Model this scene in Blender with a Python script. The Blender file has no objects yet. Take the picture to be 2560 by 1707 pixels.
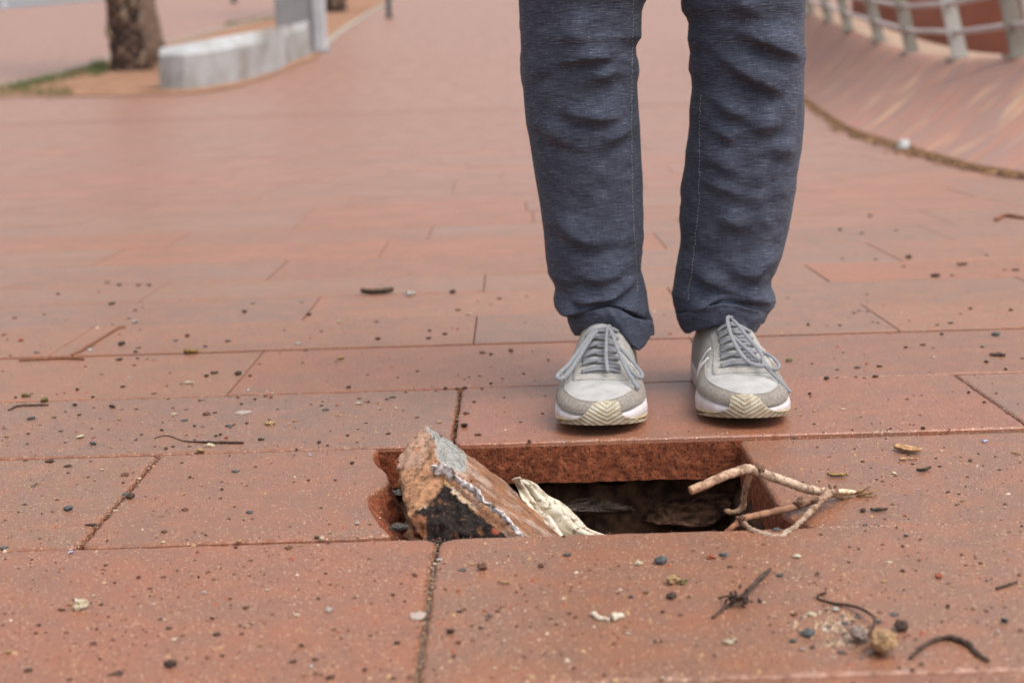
import bpy, bmesh, math, random
import numpy as np
from mathutils import Vector, Matrix, noise
R = math.radians
random.seed(7)
SC = bpy.context.scene
COL = SC.collection

# ------------------------------------------------------------------ camera
F = 3556.0; CX = 1280.0; CY = 853.5; H = 0.40          # focal length in photo pixels
yc = Vector((-10, 693.5, -F)).normalized()             # where the paving rows run to
xc = Vector((1, 0.03, (-10 + .03 * 693.5) / F)); xc = (xc - yc * xc.dot(yc)).normalized()
zc = xc.cross(yc)
ROT = Matrix((xc, yc, zc))                             # camera to world
cd = bpy.data.cameras.new('camera'); cam = bpy.data.objects.new('camera', cd); COL.objects.link(cam)
cam.matrix_world = Matrix.Translation((0, 0, H)) @ ROT.to_4x4()
cd.lens = 50; cd.sensor_width = 36; cd.clip_start = 0.05; cd.clip_end = 2000
cd.dof.use_dof = True; cd.dof.focus_distance = 1.43; cd.dof.aperture_fstop = 6.0
SC.camera = cam

# ------------------------------------------------------------------ light
SUN_EL, SUN_AZ = 64, 118
w = bpy.data.worlds.new('World'); SC.world = w; w.use_nodes = True
nt = w.node_tree; sky = nt.nodes.new('ShaderNodeTexSky'); sky.sky_type = 'NISHITA'; sky.sun_disc = False
sky.sun_elevation = R(SUN_EL); sky.sun_rotation = R(SUN_AZ); sky.air_density = 1.2; sky.dust_density = 6; sky.ozone_density = 0.4
hs = nt.nodes.new('ShaderNodeHueSaturation'); hs.inputs['Saturation'].default_value = 0.35
nt.links.new(sky.outputs[0], hs.inputs['Color'])
nt.links.new(hs.outputs[0], nt.nodes['Background'].inputs[0]); nt.nodes['Background'].inputs[1].default_value = 0.15
sl = bpy.data.lights.new('sun', 'SUN'); sl.energy = 0.8; sl.angle = R(50); sl.color = (1, .97, .93)
so = bpy.data.objects.new('sun', sl); COL.objects.link(so)
az = R(SUN_AZ); el = R(SUN_EL)
sdir = Vector((math.sin(az) * math.cos(el), math.cos(az) * math.cos(el), math.sin(el)))
so.rotation_euler = sdir.to_track_quat('Z', 'Y').to_euler()
SC.view_settings.view_transform = 'Standard'; SC.view_settings.look = 'None'
SC.view_settings.exposure = 0.60; SC.view_settings.gamma = 1

# ------------------------------------------------------------------ geometry helpers
def ray(px, py):
    return (ROT @ Vector(((px - CX) / F, -(py - CY) / F, -1)))
def at_z(px, py, z=0.0):
    r = ray(px, py); t = (z - H) / r.z; return Vector((0, 0, H)) + r * t
def at_y(px, py, Y):
    r = ray(px, py); return Vector((0, 0, H)) + r * (Y / r.y)
def proj(p):
    c = ROT.transposed() @ (Vector(p) - Vector((0, 0, H)))
    return CX + F * c.x / -c.z, CY - F * c.y / -c.z
def g(Y):
    if Y < 12: return 0.0
    if Y < 20: return .005 * (Y - 12) ** 2
    if Y < 70: return .32 + .08 * (Y - 20)
    return .32 + 4.0 + 1.6 * (1 - math.exp(-(Y - 70) / 20))
def at_g(px, py):
    r = ray(px, py); Y = .5
    while Y < 300:
        p = at_y(px, py, Y)
        if p.z <= g(Y): break
        Y += .01 if Y < 12 else .05
    p.z = g(Y); return p
def interp(x, xs, ys): return float(np.interp(x, xs, ys))
def N(p, s=1.0): return noise.noise(Vector(p) * s)
def fbm(p, s, o=4):
    p = Vector(p) * s; a = 1; r = 0
    for _ in range(o): r += a * noise.noise(p); p = p * 2.03; a *= .5
    return r

def mesh_obj(name, verts, faces, mat, parent=None, smooth=True, cols=None, uvs=None):
    me = bpy.data.meshes.new(name); me.from_pydata([tuple(v) for v in verts], [], faces); me.update()
    for m in (mat if isinstance(mat, (list, tuple)) else [mat]): me.materials.append(m)
    if cols is not None:
        a = me.color_attributes.new('Col', 'FLOAT_COLOR', 'POINT')
        arr = np.ones((len(verts), 4), 'f'); arr[:, :3] = np.array(cols, 'f')[:, :3]; a.data.foreach_set('color', arr.ravel())
    if uvs is not None:
        u = me.uv_layers.new(name='UVMap'); lv = np.empty(len(me.loops), 'i'); me.loops.foreach_get('vertex_index', lv)
        u.data.foreach_set('uv', np.array(uvs, 'f')[lv].ravel())
    if smooth: me.polygons.foreach_set('use_smooth', [True] * len(me.polygons))
    o = bpy.data.objects.new(name, me); COL.objects.link(o)
    if parent: o.parent = parent
    return o
def tag(o, label, cat, group=None):
    o['label'] = label; o['category'] = cat
    if group: o['group'] = group
    return o
def struct(o, kind='structure'): o['kind'] = kind; return o
def empty(name, loc=(0, 0, 0)):
    o = bpy.data.objects.new(name, None); COL.objects.link(o); o.location = loc; o.empty_display_size = .05; return o

class MB:
    def __init__(s): s.v = []; s.f = []; s.c = []
    def add(s, v, f, c=None):
        n = len(s.v); s.v += [tuple(p) for p in v]; s.f += [tuple(i + n for i in q) for q in f]
        if c is not None: s.c += ([c] * len(v) if not isinstance(c, list) else c)
    def build(s, name, mat, parent=None, smooth=True): return mesh_obj(name, s.v, s.f, mat, parent, smooth, s.c if s.c else None)
def grid_faces(nu, nv, wrap=False):
    f = []
    for i in range(nv - 1):
        for j in range(nu if wrap else nu - 1):
            a = i * nu + j; b = i * nu + (j + 1) % nu
            f.append((a, b, b + nu, a + nu))
    return f
def spline(pts, n):
    pts = [Vector(p) for p in pts]
    if len(pts) == 2: return [pts[0].lerp(pts[1], i / (n - 1)) for i in range(n)]
    q = [2 * pts[0] - pts[1]] + pts + [2 * pts[-1] - pts[-2]]; out = []
    for i in range(n):
        t = i / (n - 1) * (len(pts) - 1); k = min(int(t), len(pts) - 2); t -= k
        a, b, c, d = q[k:k + 4]
        out.append(.5 * ((2 * b) + (c - a) * t + (2 * a - 5 * b + 4 * c - d) * t * t + (3 * b - a - 3 * c + d) * t ** 3))
    return out
def tube(mb, pts, rad, sides=10, n=None, rough=0, seed=0, c=None, flat=1.0, cap=True):
    n = n or max(8, 5 * len(pts)); P = spline(pts, n); k = len(pts) if isinstance(rad, (list, tuple)) else 0
    vs = []; up = Vector((0, 0, 1)); prev = None; cols = []
    for i, p in enumerate(P):
        t = (P[min(i + 1, n - 1)] - P[max(i - 1, 0)]).normalized()
        a = (prev - t * prev.dot(t)) if prev is not None else (up.cross(t) if abs(t.z) < .95 else Vector((1, 0, 0)).cross(t))
        a.normalize(); prev = a; b = t.cross(a)
        r = np.interp(i / (n - 1) * (k - 1), range(k), rad) if k else rad
        for j in range(sides):
            q = 2 * math.pi * j / sides; rr = r * (1 + rough * N((p.x * 300 + math.cos(q) * 1.3 + seed, p.y * 300 + math.sin(q) * 1.3, p.z * 300)))
            v = p + (a * math.cos(q) * flat + b * math.sin(q)) * rr
            vs.append(v)
            if callable(c): cols.append(c(i / (n - 1), v))
    f = grid_faces(sides, n, True)
    if cap: f += [tuple(reversed(range(sides))), tuple(range((n - 1) * sides, n * sides))]
    mb.add(vs, f, cols if callable(c) else c)
def ribbon(mb, pts, width, thick, n=24, c=None, side=None, twist=0, wn=None, crumple=0, seed=0):
    P = spline(pts, n); vs = []; cols = []
    for i, p in enumerate(P):
        t = (P[min(i + 1, n - 1)] - P[max(i - 1, 0)]).normalized()
        s = Vector(side) if side is not None else Vector((1, 0, 0))
        s = (s - t * s.dot(t)).normalized()
        if side is None: s = t.cross(Vector((.15, -1, .35))).normalized()
        u = t.cross(s)
        tw = twist * i / (n - 1); s, u = s * math.cos(tw) + u * math.sin(tw), u * math.cos(tw) - s * math.sin(tw)
        w = width * (wn(i / (n - 1)) if wn else 1)
        m = 5
        for k in range(m):
            x = k / (m - 1) - .5; e = (1 - (2 * x) ** 4)
            o = crumple * N((i * .33 + seed, k * .8, 1.3)) if crumple else 0
            vs.append(p + s * (w * x) + u * (thick * .5 * e + .0001 + o))
        for k in range(m - 1, -1, -1):
            x = k / (m - 1) - .5; e = (1 - (2 * x) ** 4)
            o = crumple * N((i * .33 + seed, k * .8, 1.3)) if crumple else 0
            vs.append(p + s * (w * x) - u * (thick * .5 * e + .0001 - o))
    f = grid_faces(10, n, True) + [tuple(reversed(range(10))), tuple(range((n - 1) * 10, n * 10))]
    mb.add(vs, f, c)
def box(mb, cx, cy, z0, z1, sx, sy, rz=0, c=None, top=1.0):
    vs = []
    for z, k in ((z0, 1), (z1, top)):
        for x, y in ((-1, -1), (1, -1), (1, 1), (-1, 1)):
            X = x * sx / 2 * k; Y = y * sy / 2 * k
            vs.append((cx + X * math.cos(rz) - Y * math.sin(rz), cy + X * math.sin(rz) + Y * math.cos(rz), z))
    mb.add(vs, [(3, 2, 1, 0), (4, 5, 6, 7), (0, 1, 5, 4), (1, 2, 6, 5), (2, 3, 7, 6), (3, 0, 4, 7)], c)
def inpoly(x, y, P):
    c = False; j = len(P) - 1
    for i in range(len(P)):
        if (P[i][1] > y) != (P[j][1] > y) and x < (P[j][0] - P[i][0]) * (y - P[i][1]) / (P[j][1] - P[i][1]) + P[i][0]: c = not c
        j = i
    return c

# ------------------------------------------------------------------ material helper
class M:
    def __init__(s, name, rough=.8, spec=.5):
        s.m = bpy.data.materials.new(name); s.m.use_nodes = True; s.nt = s.m.node_tree
        s.b = s.nt.nodes['Principled BSDF']; s.b.inputs['Roughness'].default_value = rough; s.b.inputs['Specular IOR Level'].default_value = spec
        s._c = None
    def n(s, t, **k):
        x = s.nt.nodes.new(t)
        for a, v in k.items():
            if a in x.inputs: x.inputs[a].default_value = v
            else: setattr(x, a, v)
        return x
    def l(s, a, b): s.nt.links.new(a, b)
    def coord(s, scale=(1, 1, 1), uv=False):
        tc = s.n('ShaderNodeTexCoord'); mp = s.n('ShaderNodeMapping'); mp.inputs['Scale'].default_value = scale
        s.l(tc.outputs['UV' if uv else 'Object'], mp.inputs[0]); return mp.outputs[0]
    def noise(s, sc, det=4, rough=.55, co=None, dist=0):
        x = s.n('ShaderNodeTexNoise', Scale=sc, Detail=det, Roughness=rough, Distortion=dist)
        s.l(co if co is not None else s.coord(), x.inputs['Vector']); return x.outputs['Fac']
    def ramp(s, fac, stops):
        x = s.n('ShaderNodeValToRGB'); e = x.color_ramp.elements
        while len(e) < len(stops): e.new(.5)
        for i, (p, c) in enumerate(stops):
            e[i].position = p; e[i].color = (*c, 1) if isinstance(c, (tuple, list)) else (c, c, c, 1)
        s.l(fac, x.inputs[0]); return x.outputs[0]
    def mix(s, fac, a, b, mode='MIX'):
        x = s.n('ShaderNodeMix', data_type='RGBA', blend_type=mode)
        for i, v in ((0, fac), (6, a), (7, b)):
            if hasattr(v, 'is_linked'): s.l(v, x.inputs[i])
            elif i == 0: x.inputs[0].default_value = v
            else: x.inputs[i].default_value = (*v, 1)
        return x.outputs[2]
    def attr(s, name='Col'):
        x = s.n('ShaderNodeAttribute'); x.attribute_name = name; return x.outputs['Color']
    def col(s, c):
        if hasattr(c, 'is_linked'): s.l(c, s.b.inputs['Base Color'])
        else: s.b.inputs['Base Color'].default_value = (*c, 1)
        return s
    def bump(s, h, strength=.5, dist=.001):
        x = s.n('ShaderNodeBump', Strength=strength, Distance=dist); s.l(h, x.inputs['Height'])
        if s._c is not None: s.l(s._c, x.inputs['Normal'])
        s._c = x.outputs[0]; s.l(s._c, s.b.inputs['Normal']); return s
def simple(name, c1, c2, scale=40, rough=.8, spec=.3, bs=.4, bd=.001, det=5):
    m = M(name, rough, spec); f = m.noise(scale, det); m.col(m.ramp(f, [(.35, c1), (.65, c2)])); m.bump(f, bs, bd); return m.m

def paving_material(name, attr=True, brick=False):
    m = M(name, .45, .5); m.b.inputs['Sheen Weight'].default_value = .06; m.b.inputs['Sheen Roughness'].default_value = .25; m.b.inputs['Coat Weight'].default_value = .38; m.b.inputs['Coat Roughness'].default_value = .38; m.b.inputs['Coat IOR'].default_value = 1.5
    base = m.attr() if attr else None
    if brick:
        br = m.n('ShaderNodeTexBrick', Scale=1.0, **{'Mortar Size': .012, 'Brick Width': .63, 'Row Height': .29, 'Bias': 0.0})
        br.inputs['Color1'].default_value = (.30, .13, .085, 1); br.inputs['Color2'].default_value = (.34, .165, .115, 1); br.inputs['Mortar'].default_value = (.18, .10, .06, 1)  # paler than the near slabs, sheen at low angles put into the base
        m.l(m.coord(), br.inputs['Vector']); base = br.outputs['Color']
    co = m.coord()
    big = m.noise(5.5, 6, .6, co)
    base = m.mix(m.ramp(big, [(.42, 0.0), (.66, .8)]), base, (.18, .085, .05))          # greyish dust film
    med = m.noise(22, 5, .65, co)
    base = m.mix(m.ramp(med, [(.38, .5), (.58, 0.0)]), base, (.30, .09, .028))             # rusty orange patches
    bl = m.noise(70, 4, .7, co)
    base = m.mix(m.ramp(bl, [(.3, .35), (.7, 0.0)]), base, (.20, .09, .065), 'MIX')
    sp = m.noise(620, 2, .6, co)
    base = m.mix(m.ramp(sp, [(.55, 0.0), (.68, .65)]), base, (.46, .235, .12))
    sp2 = m.noise(480, 2, .6, m.coord((1.1, .9, 1)))
    base = m.mix(m.ramp(sp2, [(.32, .8), (.44, 0.0)]), base, (.09, .045, .035))
    v = m.n('ShaderNodeTexVoronoi', Scale=210.0, Randomness=1.0); m.l(co, v.inputs['Vector'])
    base = m.mix(m.ramp(v.outputs['Distance'], [(.13, .9), (.20, 0.0)]), base, (.55, .37, .23))
    m.col(base)
    m.bump(sp, .35, .0008); m.bump(bl, .3, .002); m.bump(big, .25, .004)
    rr = m.ramp(big, [(.3, .44), (.7, .60)]); m.l(rr, m.b.inputs['Roughness'])
    return m.m
MAT_SLAB = paving_material('clay_slab')
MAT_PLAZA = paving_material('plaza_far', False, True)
def raw_clay():
    m = M('raw_clay', .85, .3); co = m.coord()
    a = m.noise(130, 7, .75, co); b = m.noise(330, 3, .65, co)
    c = m.ramp(a, [(.32, (.085, .022, .010)), (.5, (.225, .060, .025)), (.68, (.36, .12, .055))])
    c = m.mix(m.ramp(b, [(.38, .9), (.46, 0.0)]), c, (.040, .014, .009))
    m.col(c); m.bump(b, .6, .002); m.bump(a, .45, .003); return m.m
MAT_RAW = raw_clay()
MAT_SAND = simple('joint_sand', (.06, .04, .028), (.20, .14, .10), 260, .95, .2, .8, .002)
MAT_SOIL = simple('pit_soil', (.03, .018, .013), (.15, .08, .05), 60, .95, .15, 1, .006)

# ------------------------------------------------------------------ paving slabs
row_px = [1114, 973, 865, 793, 733, 688]
YB = [at_z(1100, 1342).y - .302, at_z(1100, 1342).y] + [at_z(1100, p).y for p in row_px]
while YB[-1] < 13: YB.append(YB[-1] + .295)
YB.insert(0, YB[0] - .30); YB.insert(0, YB[0] - .30)
# row i spans YB[i]..YB[i+1]; rows: 2=front of hole, 3=hole row, 4=shoes row
X0 = {2: at_z(1095, 1345).x, 3: at_z(1858, 1112).x, 4: at_z(1150, 985).x, 5: at_z(571, 983).x, 6: at_z(1184, 862).x, 7: at_z(753, 803).x, 8: at_z(1209, 725).x}
PW = at_z(1858, 1112).x - at_z(419, 1115).x
SLAB_T = .047
rs = random.Random(5)
HX0 = at_z(940, 1200).x; HX1 = X0[3]; HY0 = YB[3]; HY1 = YB[4]
broken_px = [(1016, 1112), (967, 1113), (955, 1116), (949, 1123), (935, 1129), (934, 1141), (942, 1159), (961, 1170), (972, 1182), (972, 1193), (980, 1205), (978, 1212), (961, 1219), (938, 1225), (928, 1234), (922, 1245), (923, 1266), (936, 1283), (946, 1298), (955, 1315), (970, 1324), (981, 1331), (987, 1339)]
broken = [at_z(*p) for p in broken_px]
tops = {}
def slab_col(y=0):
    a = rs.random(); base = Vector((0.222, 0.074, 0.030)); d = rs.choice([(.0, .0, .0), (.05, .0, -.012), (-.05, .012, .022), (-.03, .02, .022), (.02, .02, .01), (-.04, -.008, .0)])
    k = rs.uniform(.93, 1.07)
    far_ = min(1, max(0, (y - 2.0) / 3.5)); base = base.lerp(Vector((.285, .122, .078)), far_)  # paler with distance: grazing sky sheen painted into the slab colour
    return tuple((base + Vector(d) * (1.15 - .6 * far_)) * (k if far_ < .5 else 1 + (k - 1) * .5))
def dz_row(i, x0):
    if i == 3 and abs(x0 - HX1) < .01: return -.0030, 0
    if i == 3 and abs(x0 - (HX1 - PW)) < .01: return 0.0, 0
    if i == 4 and abs(x0 - X0[4]) < .01: return .0012, 0
    if i == 2: return -.0003, 0
    if i == 6: return .0022, 0
    return rs.uniform(-.0006, .0008), rs.uniform(-.001, .001)
pv = MB(); matidx = []
def add_slab(outline, dz, fine, col, wall=None, under=None):
    """outline: CCW list of (x,y)."""
    step = .006 if fine else 1.0
    P = []
    n = len(outline)
    for i in range(n):
        a = Vector((*outline[i][:2], 0)); b = Vector((*outline[(i + 1) % n][:2], 0)); L = (b - a).length; k = max(1, int(L / step))
        for j in range(k): P.append(a.lerp(b, j / k))
    m = len(P)
    if fine:
        for _ in range(3): P = [(P[i - 1] + P[i] * 2 + P[(i + 1) % m]) / 4 for i in range(m)]
    area = sum(P[i].x * P[(i + 1) % m].y - P[(i + 1) % m].x * P[i].y for i in range(m))
    if area < 0: P.reverse()
    inn = []
    for i in range(m):
        t = (P[(i + 1) % m] - P[i - 1]); t.normalize(); inn.append(Vector((-t.y, t.x, 0)))
    rings = []
    prof = [(.0040, 0), (.0020, -.0005), (.0006, -.0022), (0, -.006)] if fine else [(.003, 0), (.0008, -.0012), (0, -.006)]
    zs = [-.014, -.022, -.030, -.038, -SLAB_T] if fine else [-.03]
    cols = []
    side = Vector((.32, .095, .042))
    for k, (ins, z) in enumerate(prof):
        for i in range(m):
            p = P[i]; jit = (N((p.x * 90, p.y * 90, 0)) * .0013 + N((p.x * 300, p.y * 300, 5)) * .0007 + max(0, N((p.x * 38, p.y * 38, 2)) - .35) * .004) if fine else 0
            q = p + inn[i] * (ins + .0006 + jit)
            zz = z + (min(0, N((p.x * 60, p.y * 60, 9))) * .0015 if fine and k == 1 else 0)
            rings.append((q.x, q.y, dz + zz)); c = Vector(col)
            cols.append(tuple(c if k == 0 else c.lerp(side, [0, .25, .7, 1][k] if fine else .5)))
    for z in zs:
        for i in range(m):
            p = P[i]; o = 0
            if fine:
                o = N((p.x * 70, p.y * 70, z * 90)) * .0012 + N((p.x * 230, p.y * 230, z * 260)) * .0009
                if under: o += under(p, z)
            q = p + inn[i] * (.0006 + o)
            rings.append((q.x, q.y, dz + z + (N((p.x * 50, p.y * 50, 3)) * .0035 if z == -SLAB_T else 0))); cols.append(tuple(side))
    R_ = len(prof) + len(zs); f = [tuple(range(m))]; mi = [0]
    for k in range(R_ - 1):
        for i in range(m):
            a = k * m + i; b = k * m + (i + 1) % m
            f.append((a, a + m, b + m, b)); mi.append(0 if k < len(prof) - 1 else 1)
    pv.add(rings, f, cols); matidx.extend(mi)
slab_rows = []
for i in range(len(YB) - 1):
    y0, y1 = YB[i], YB[i + 1]; x0 = X0.get(i, rs.uniform(0, PW)); lim = 1.6 + .55 * max(0, y1)
    k0 = int((-lim - x0) / PW) - 1; row = []
    for k in range(k0, int((lim - x0) / PW) + 2):
        a = x0 + k * PW; b = a + PW; gz = g((y0 + y1) / 2)
        if a > lim or b < -lim: continue
        dz, tl = dz_row(i, a)
        fine = i in (2, 3, 4) and -.8 < (a + b) / 2 < .9
        row.append((a, b, gz + dz)); jy = .0012; jx = .0012 if fine else .0004
        o = [(a + jx, y0 + jy), (b - jx, y0 + jy), (b - jx, y1 - jy), (a + jx, y1 - jy)]
        if i == 3 and abs(b - HX1) < .01:       # the broken slab, its right part gone
            o = [(a + .0012, y1 - jy)] + [(a + .0012, y0 + jy)] + [(p.x, max(p.y, y0 + jy)) for p in reversed(broken[2:])]
            o = [(x, min(y, y1 - jy)) for x, y in o]
            def und(p, z):
                if p.x < HX0 - .02: return 0
                lobe = math.exp(-((p.y - at_z(925, 1262).y) / .045) ** 2)
                return (z + .006) * (.35 + .75 * lobe) + fbm((p.x, p.y, z), 60, 3) * .004
            cbr = (0.205, 0.085, 0.045)
            add_slab(o, dz, True, cbr, under=und); continue
        if i == 3 and abs(a - HX1) < .01:       # right of the hole, near corner chipped
            o = [(a + .018, y0 + jy), (b, y0 + jy), (b, y1 - jy), (a, y1 - jy), (a + .0, y0 + .05), (a + .004, y0 + .03), (a + .012, y0 + .022)]
            add_slab(o, dz, True, (0.181, 0.079, 0.045)); continue
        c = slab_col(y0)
        if i == 4 and abs(a - X0[4]) < .01: c = (0.227, 0.071, 0.034)
        if i == 2 and abs(a - X0[2]) < .01:
            c = (0.181, 0.082, 0.045); o = [(a + .009, y1 - jy), (a + .0006, y1 - .009), (a + .0006, y0 + jy), (b, y0 + jy), (b, y1 - jy)]
        if i == 2 and abs(b - X0[2]) < .01:
            c = (0.227, 0.079, 0.039); o = [(a, y0 + jy), (b - .001, y0 + jy), (b - .001, y1 - .006), (b - .006, y1 - jy), (a, y1 - jy)]
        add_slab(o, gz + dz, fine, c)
    slab_rows.append((y0, y1, row))
me_o = pv.build('pavement', [MAT_SLAB, MAT_RAW], smooth=False)
me_o.data.polygons.foreach_set('material_index', matidx); struct(me_o)
def top_z(x, y):
    for y0, y1, row in slab_rows:
        if y0 <= y < y1:
            for a, b, z in row:
                if a <= x < b: return z
    return g(y)

# joint bed under the slabs (open round the pit) and the far plaza sheet
PX0, PX1, PY0, PY1 = -.42, .46, YB[3] - .06, YB[3] + .78
def sheet(name, xs, ys, zf, mat, skip=None):
    vs = [(x, y, zf(x, y)) for y in ys for x in xs]; nx = len(xs)
    fs = [f for f in grid_faces(nx, len(ys)) if not (skip and skip((vs[f[0]][0] + vs[f[2]][0]) / 2, (vs[f[0]][1] + vs[f[2]][1]) / 2))]
    return struct(mesh_obj(name, vs, fs, mat, smooth=True))
xs = sorted(list(np.linspace(-60, 60, 41)) + [PX0, PX1]); ys = sorted(list(np.linspace(-8, 13.2, 30)) + [PY0, PY1])
sheet('joint_bed', xs, ys, lambda x, y: g(y) - .0038, MAT_SAND, lambda x, y: PX0 < x < PX1 and PY0 < y < PY1)
ys = list(np.linspace(YB[-1], 30, 60)) + list(np.linspace(31, 80, 40)) + list(np.linspace(90, 900, 30))
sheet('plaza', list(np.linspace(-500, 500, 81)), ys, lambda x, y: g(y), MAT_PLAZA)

# ------------------------------------------------------------------ the pit under the missing slab
hole_poly = [(p.x, p.y) for p in broken] + [(HX1, HY0), (HX1, HY1)]
def dist_hole(x, y):     # >0 inside
    l = x - interp(y, [p.y for p in reversed(broken)], [p.x for p in reversed(broken)])
    return min(l + .006, HX1 + .004 - x, y - (HY0 - .006), (HY1 + .05) - y)
nx, ny = 230, 215; V = []; C = []
for j in range(ny):
    y = PY0 - .01 + (PY1 - PY0 + .02) * j / (ny - 1)
    for i in range(nx):
        x = PX0 - .01 + (PX1 - PX0 + .02) * i / (nx - 1)
        d = dist_hole(x + N((x * 40, y * 40, 0)) * .004, y + N((x * 40, y * 40, 7)) * .006)
        if d <= 0:
            z = -.012
            if y > HY1: z = -.060 + .012 * fbm((x, y, 2), 25, 4) if (HX0 - .03 < x < HX1 + .02 and y < HY1 + .20) else -.012
        else:
            deep = .105 + .11 * min(1, max(0, (x - at_z(1040, 1300).x) / .10))
            z = -.012 - deep * (1 - math.exp(-(d / .010) ** 1.3)) + fbm((x, y, 0), 22, 5) * .020 + fbm((x, y, 4), 120, 3) * .004
            if y > HY1 - .03: z = min(z, -.064)
            if x < at_z(1010, 1300).x + .02: z = max(z, -.105)
        V.append((x, y, z))
pit = struct(mesh_obj('pit_soil', V, grid_faces(nx, ny), MAT_SOIL))

# ------------------------------------------------------------------ rough stones
def rock_mesh(name, seed, sub=3, flat=.6, amp=.35, mat=None, fine=.06, cols=None):
    bm = bmesh.new(); bmesh.ops.create_icosphere(bm, subdivisions=sub, radius=.5); rr = random.Random(seed)
    cuts = [(Vector((rr.gauss(0, 1), rr.gauss(0, 1), rr.gauss(0, 1))).normalized(), rr.uniform(.28, .42)) for _ in range(7)]
    for v in bm.verts:
        p = v.co.copy(); d = p.normalized(); p = p * (1 + amp * noise.noise(d * 1.6 + Vector((seed, 0, 0))) + fine * noise.noise(d * 6 + Vector((0, seed, 0))))
        for nrm, k in cuts:
            e = p.dot(nrm) - k
            if e > 0: p -= nrm * e * .85
        v.co = Vector((p.x, p.y, p.z * flat))
    zmin = min(v.co.z for v in bm.verts)
    sx = max(v.co.x for v in bm.verts) - min(v.co.x for v in bm.verts)
    for v in bm.verts: v.co = Vector((v.co.x / sx, v.co.y / sx, (v.co.z - zmin) / sx))
    me = bpy.data.meshes.new(name); bm.to_mesh(me); bm.free(); me.materials.append(mat)
    me.polygons.foreach_set('use_smooth', [sub > 2] * len(me.polygons)); return me
MAT_CONC = simple('mortar_rock', (.32, .22, .16), (.70, .54, .41), 9, .9, .25, 1, .06)
me = rock_mesh('mortar_lump', 21, 5, .6, .5, MAT_CONC, .22)
def rock_at(name, me, px, py, Y, wpx, sc=(1, 1, 1), rz=0):
    o = bpy.data.objects.new(name, me); COL.objects.link(o); p = at_y(px, py, Y); k = wpx / F * Y * 1.02
    o.location = p; o.scale = (k * sc[0], k * sc[1], k * sc[2]); o.rotation_euler = (0, 0, rz); return o
tag(rock_at('stone', me, 1460, 1290, 1.535, 235, (1, .8, .55), .2), 'grey mortar lump wedged in the dark cavity under the slab behind the cream cloth', 'stone')
me = rock_mesh('soil_lump', 33, 4, .55, .4, simple('brown_lump', (.09, .05, .035), (.40, .21, .13), 9, .95, .2, 1, .08), .22)
tag(rock_at('stone', me, 1735, 1300, 1.54, 330, (1, .7, .42), 0), 'dark brown earthy lump in the cavity behind the forked dry branch', 'stone')
me = rock_mesh('grey_rubble', 12, 3, .5, .4, simple('grey_rubble', (.10, .09, .08), (.30, .27, .24), 7, .9, .3, 1, .05), .25)
tag(rock_at('stone', me, 1002, 1240, 1.30, 46, (1, .9, .6), .5), 'small grey rubble stone in the gap left of the leaning slab chunk', 'stone')
tag(rock_at('stone', me, 1000, 1325, 1.22, 60, (1, .7, .5), 2.1), 'flat grey rubble stone deep in the hole under the broken slab edge', 'stone')

# ------------------------------------------------------------------ leaning chunk of the broken slab
def z2(X, Y_, D): return at_y(880 + X / 3.459, 1020 + Y_ / 3.459, D)
A = z2(640, 150, 1.392); A2 = z2(715, 190, 1.400); C_ = z2(748, 520, 1.285)
Lm = z2(392, 440, 1.350); Lm2 = z2(405, 640, 1.315); Lb = z2(485, 925, 1.238); K = z2(545, 260, 1.385)
U1 = z2(985, 390, 1.412); U2 = z2(1330, 640, 1.400); U3 = z2(1500, 880, 1.372)
down = (z2(1460, 1100, 1.212) - C_).normalized()
B1 = C_ + down * .135; U4 = U3 + down * .085
Lb2 = Lb + down * .10 + Vector((-.01, .0, -.035)); 
G1 = Lm + Vector((.02, .05, -.07)); G2 = U1 + Vector((0, .03, -.06)); G3 = U4 + Vector((-.02, .02, -.05)); G4 = Lb + Vector((.02, .02, -.05))
bm = bmesh.new()
for p in (A, A2, C_, Lm, Lm2, Lb, K, U1, U2, U3, B1, U4, Lb2, G1, G2, G3, G4): bm.verts.new(p)
bmesh.ops.convex_hull(bm, input=bm.verts[:])
bmesh.ops.delete(bm, geom=[v for v in bm.verts if not v.link_faces], context='VERTS')
bmesh.ops.triangulate(bm, faces=bm.faces[:])
for _ in range(7):
    es = [e for e in bm.edges if e.calc_length() > .0035]
    if not es: break
    bmesh.ops.subdivide_edges(bm, edges=es, cuts=1, use_grid_fill=False)
    bmesh.ops.triangulate(bm, faces=[f for f in bm.faces if len(f.verts) > 3])
bm.verts.ensure_lookup_table(); bm.normal_update()
mort = [(640, 140), (720, 180), (850, 265), (945, 350), (975, 390), (990, 440), (980, 490), (960, 560), (900, 545), (850, 520), (770, 490), (740, 440), (725, 330), (690, 240), (650, 195)]
blk = [(790, 655), (850, 700), (900, 750), (960, 830), (1030, 850), (1100, 910), (1200, 1010), (1330, 1130), (1300, 1400), (600, 1400), (560, 1040), (500, 950), (560, 900), (640, 850), (690, 800), (730, 740)]
cols = {}; dirs = {}
def zc2(p): q = proj(p); return (q[0] - 880) * 3.459, (q[1] - 1020) * 3.459
mb = MB(); cl = []
toc = Vector((0, 0, H))
snap = {v: v.normal.copy() for v in bm.verts}
nC = {}
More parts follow.
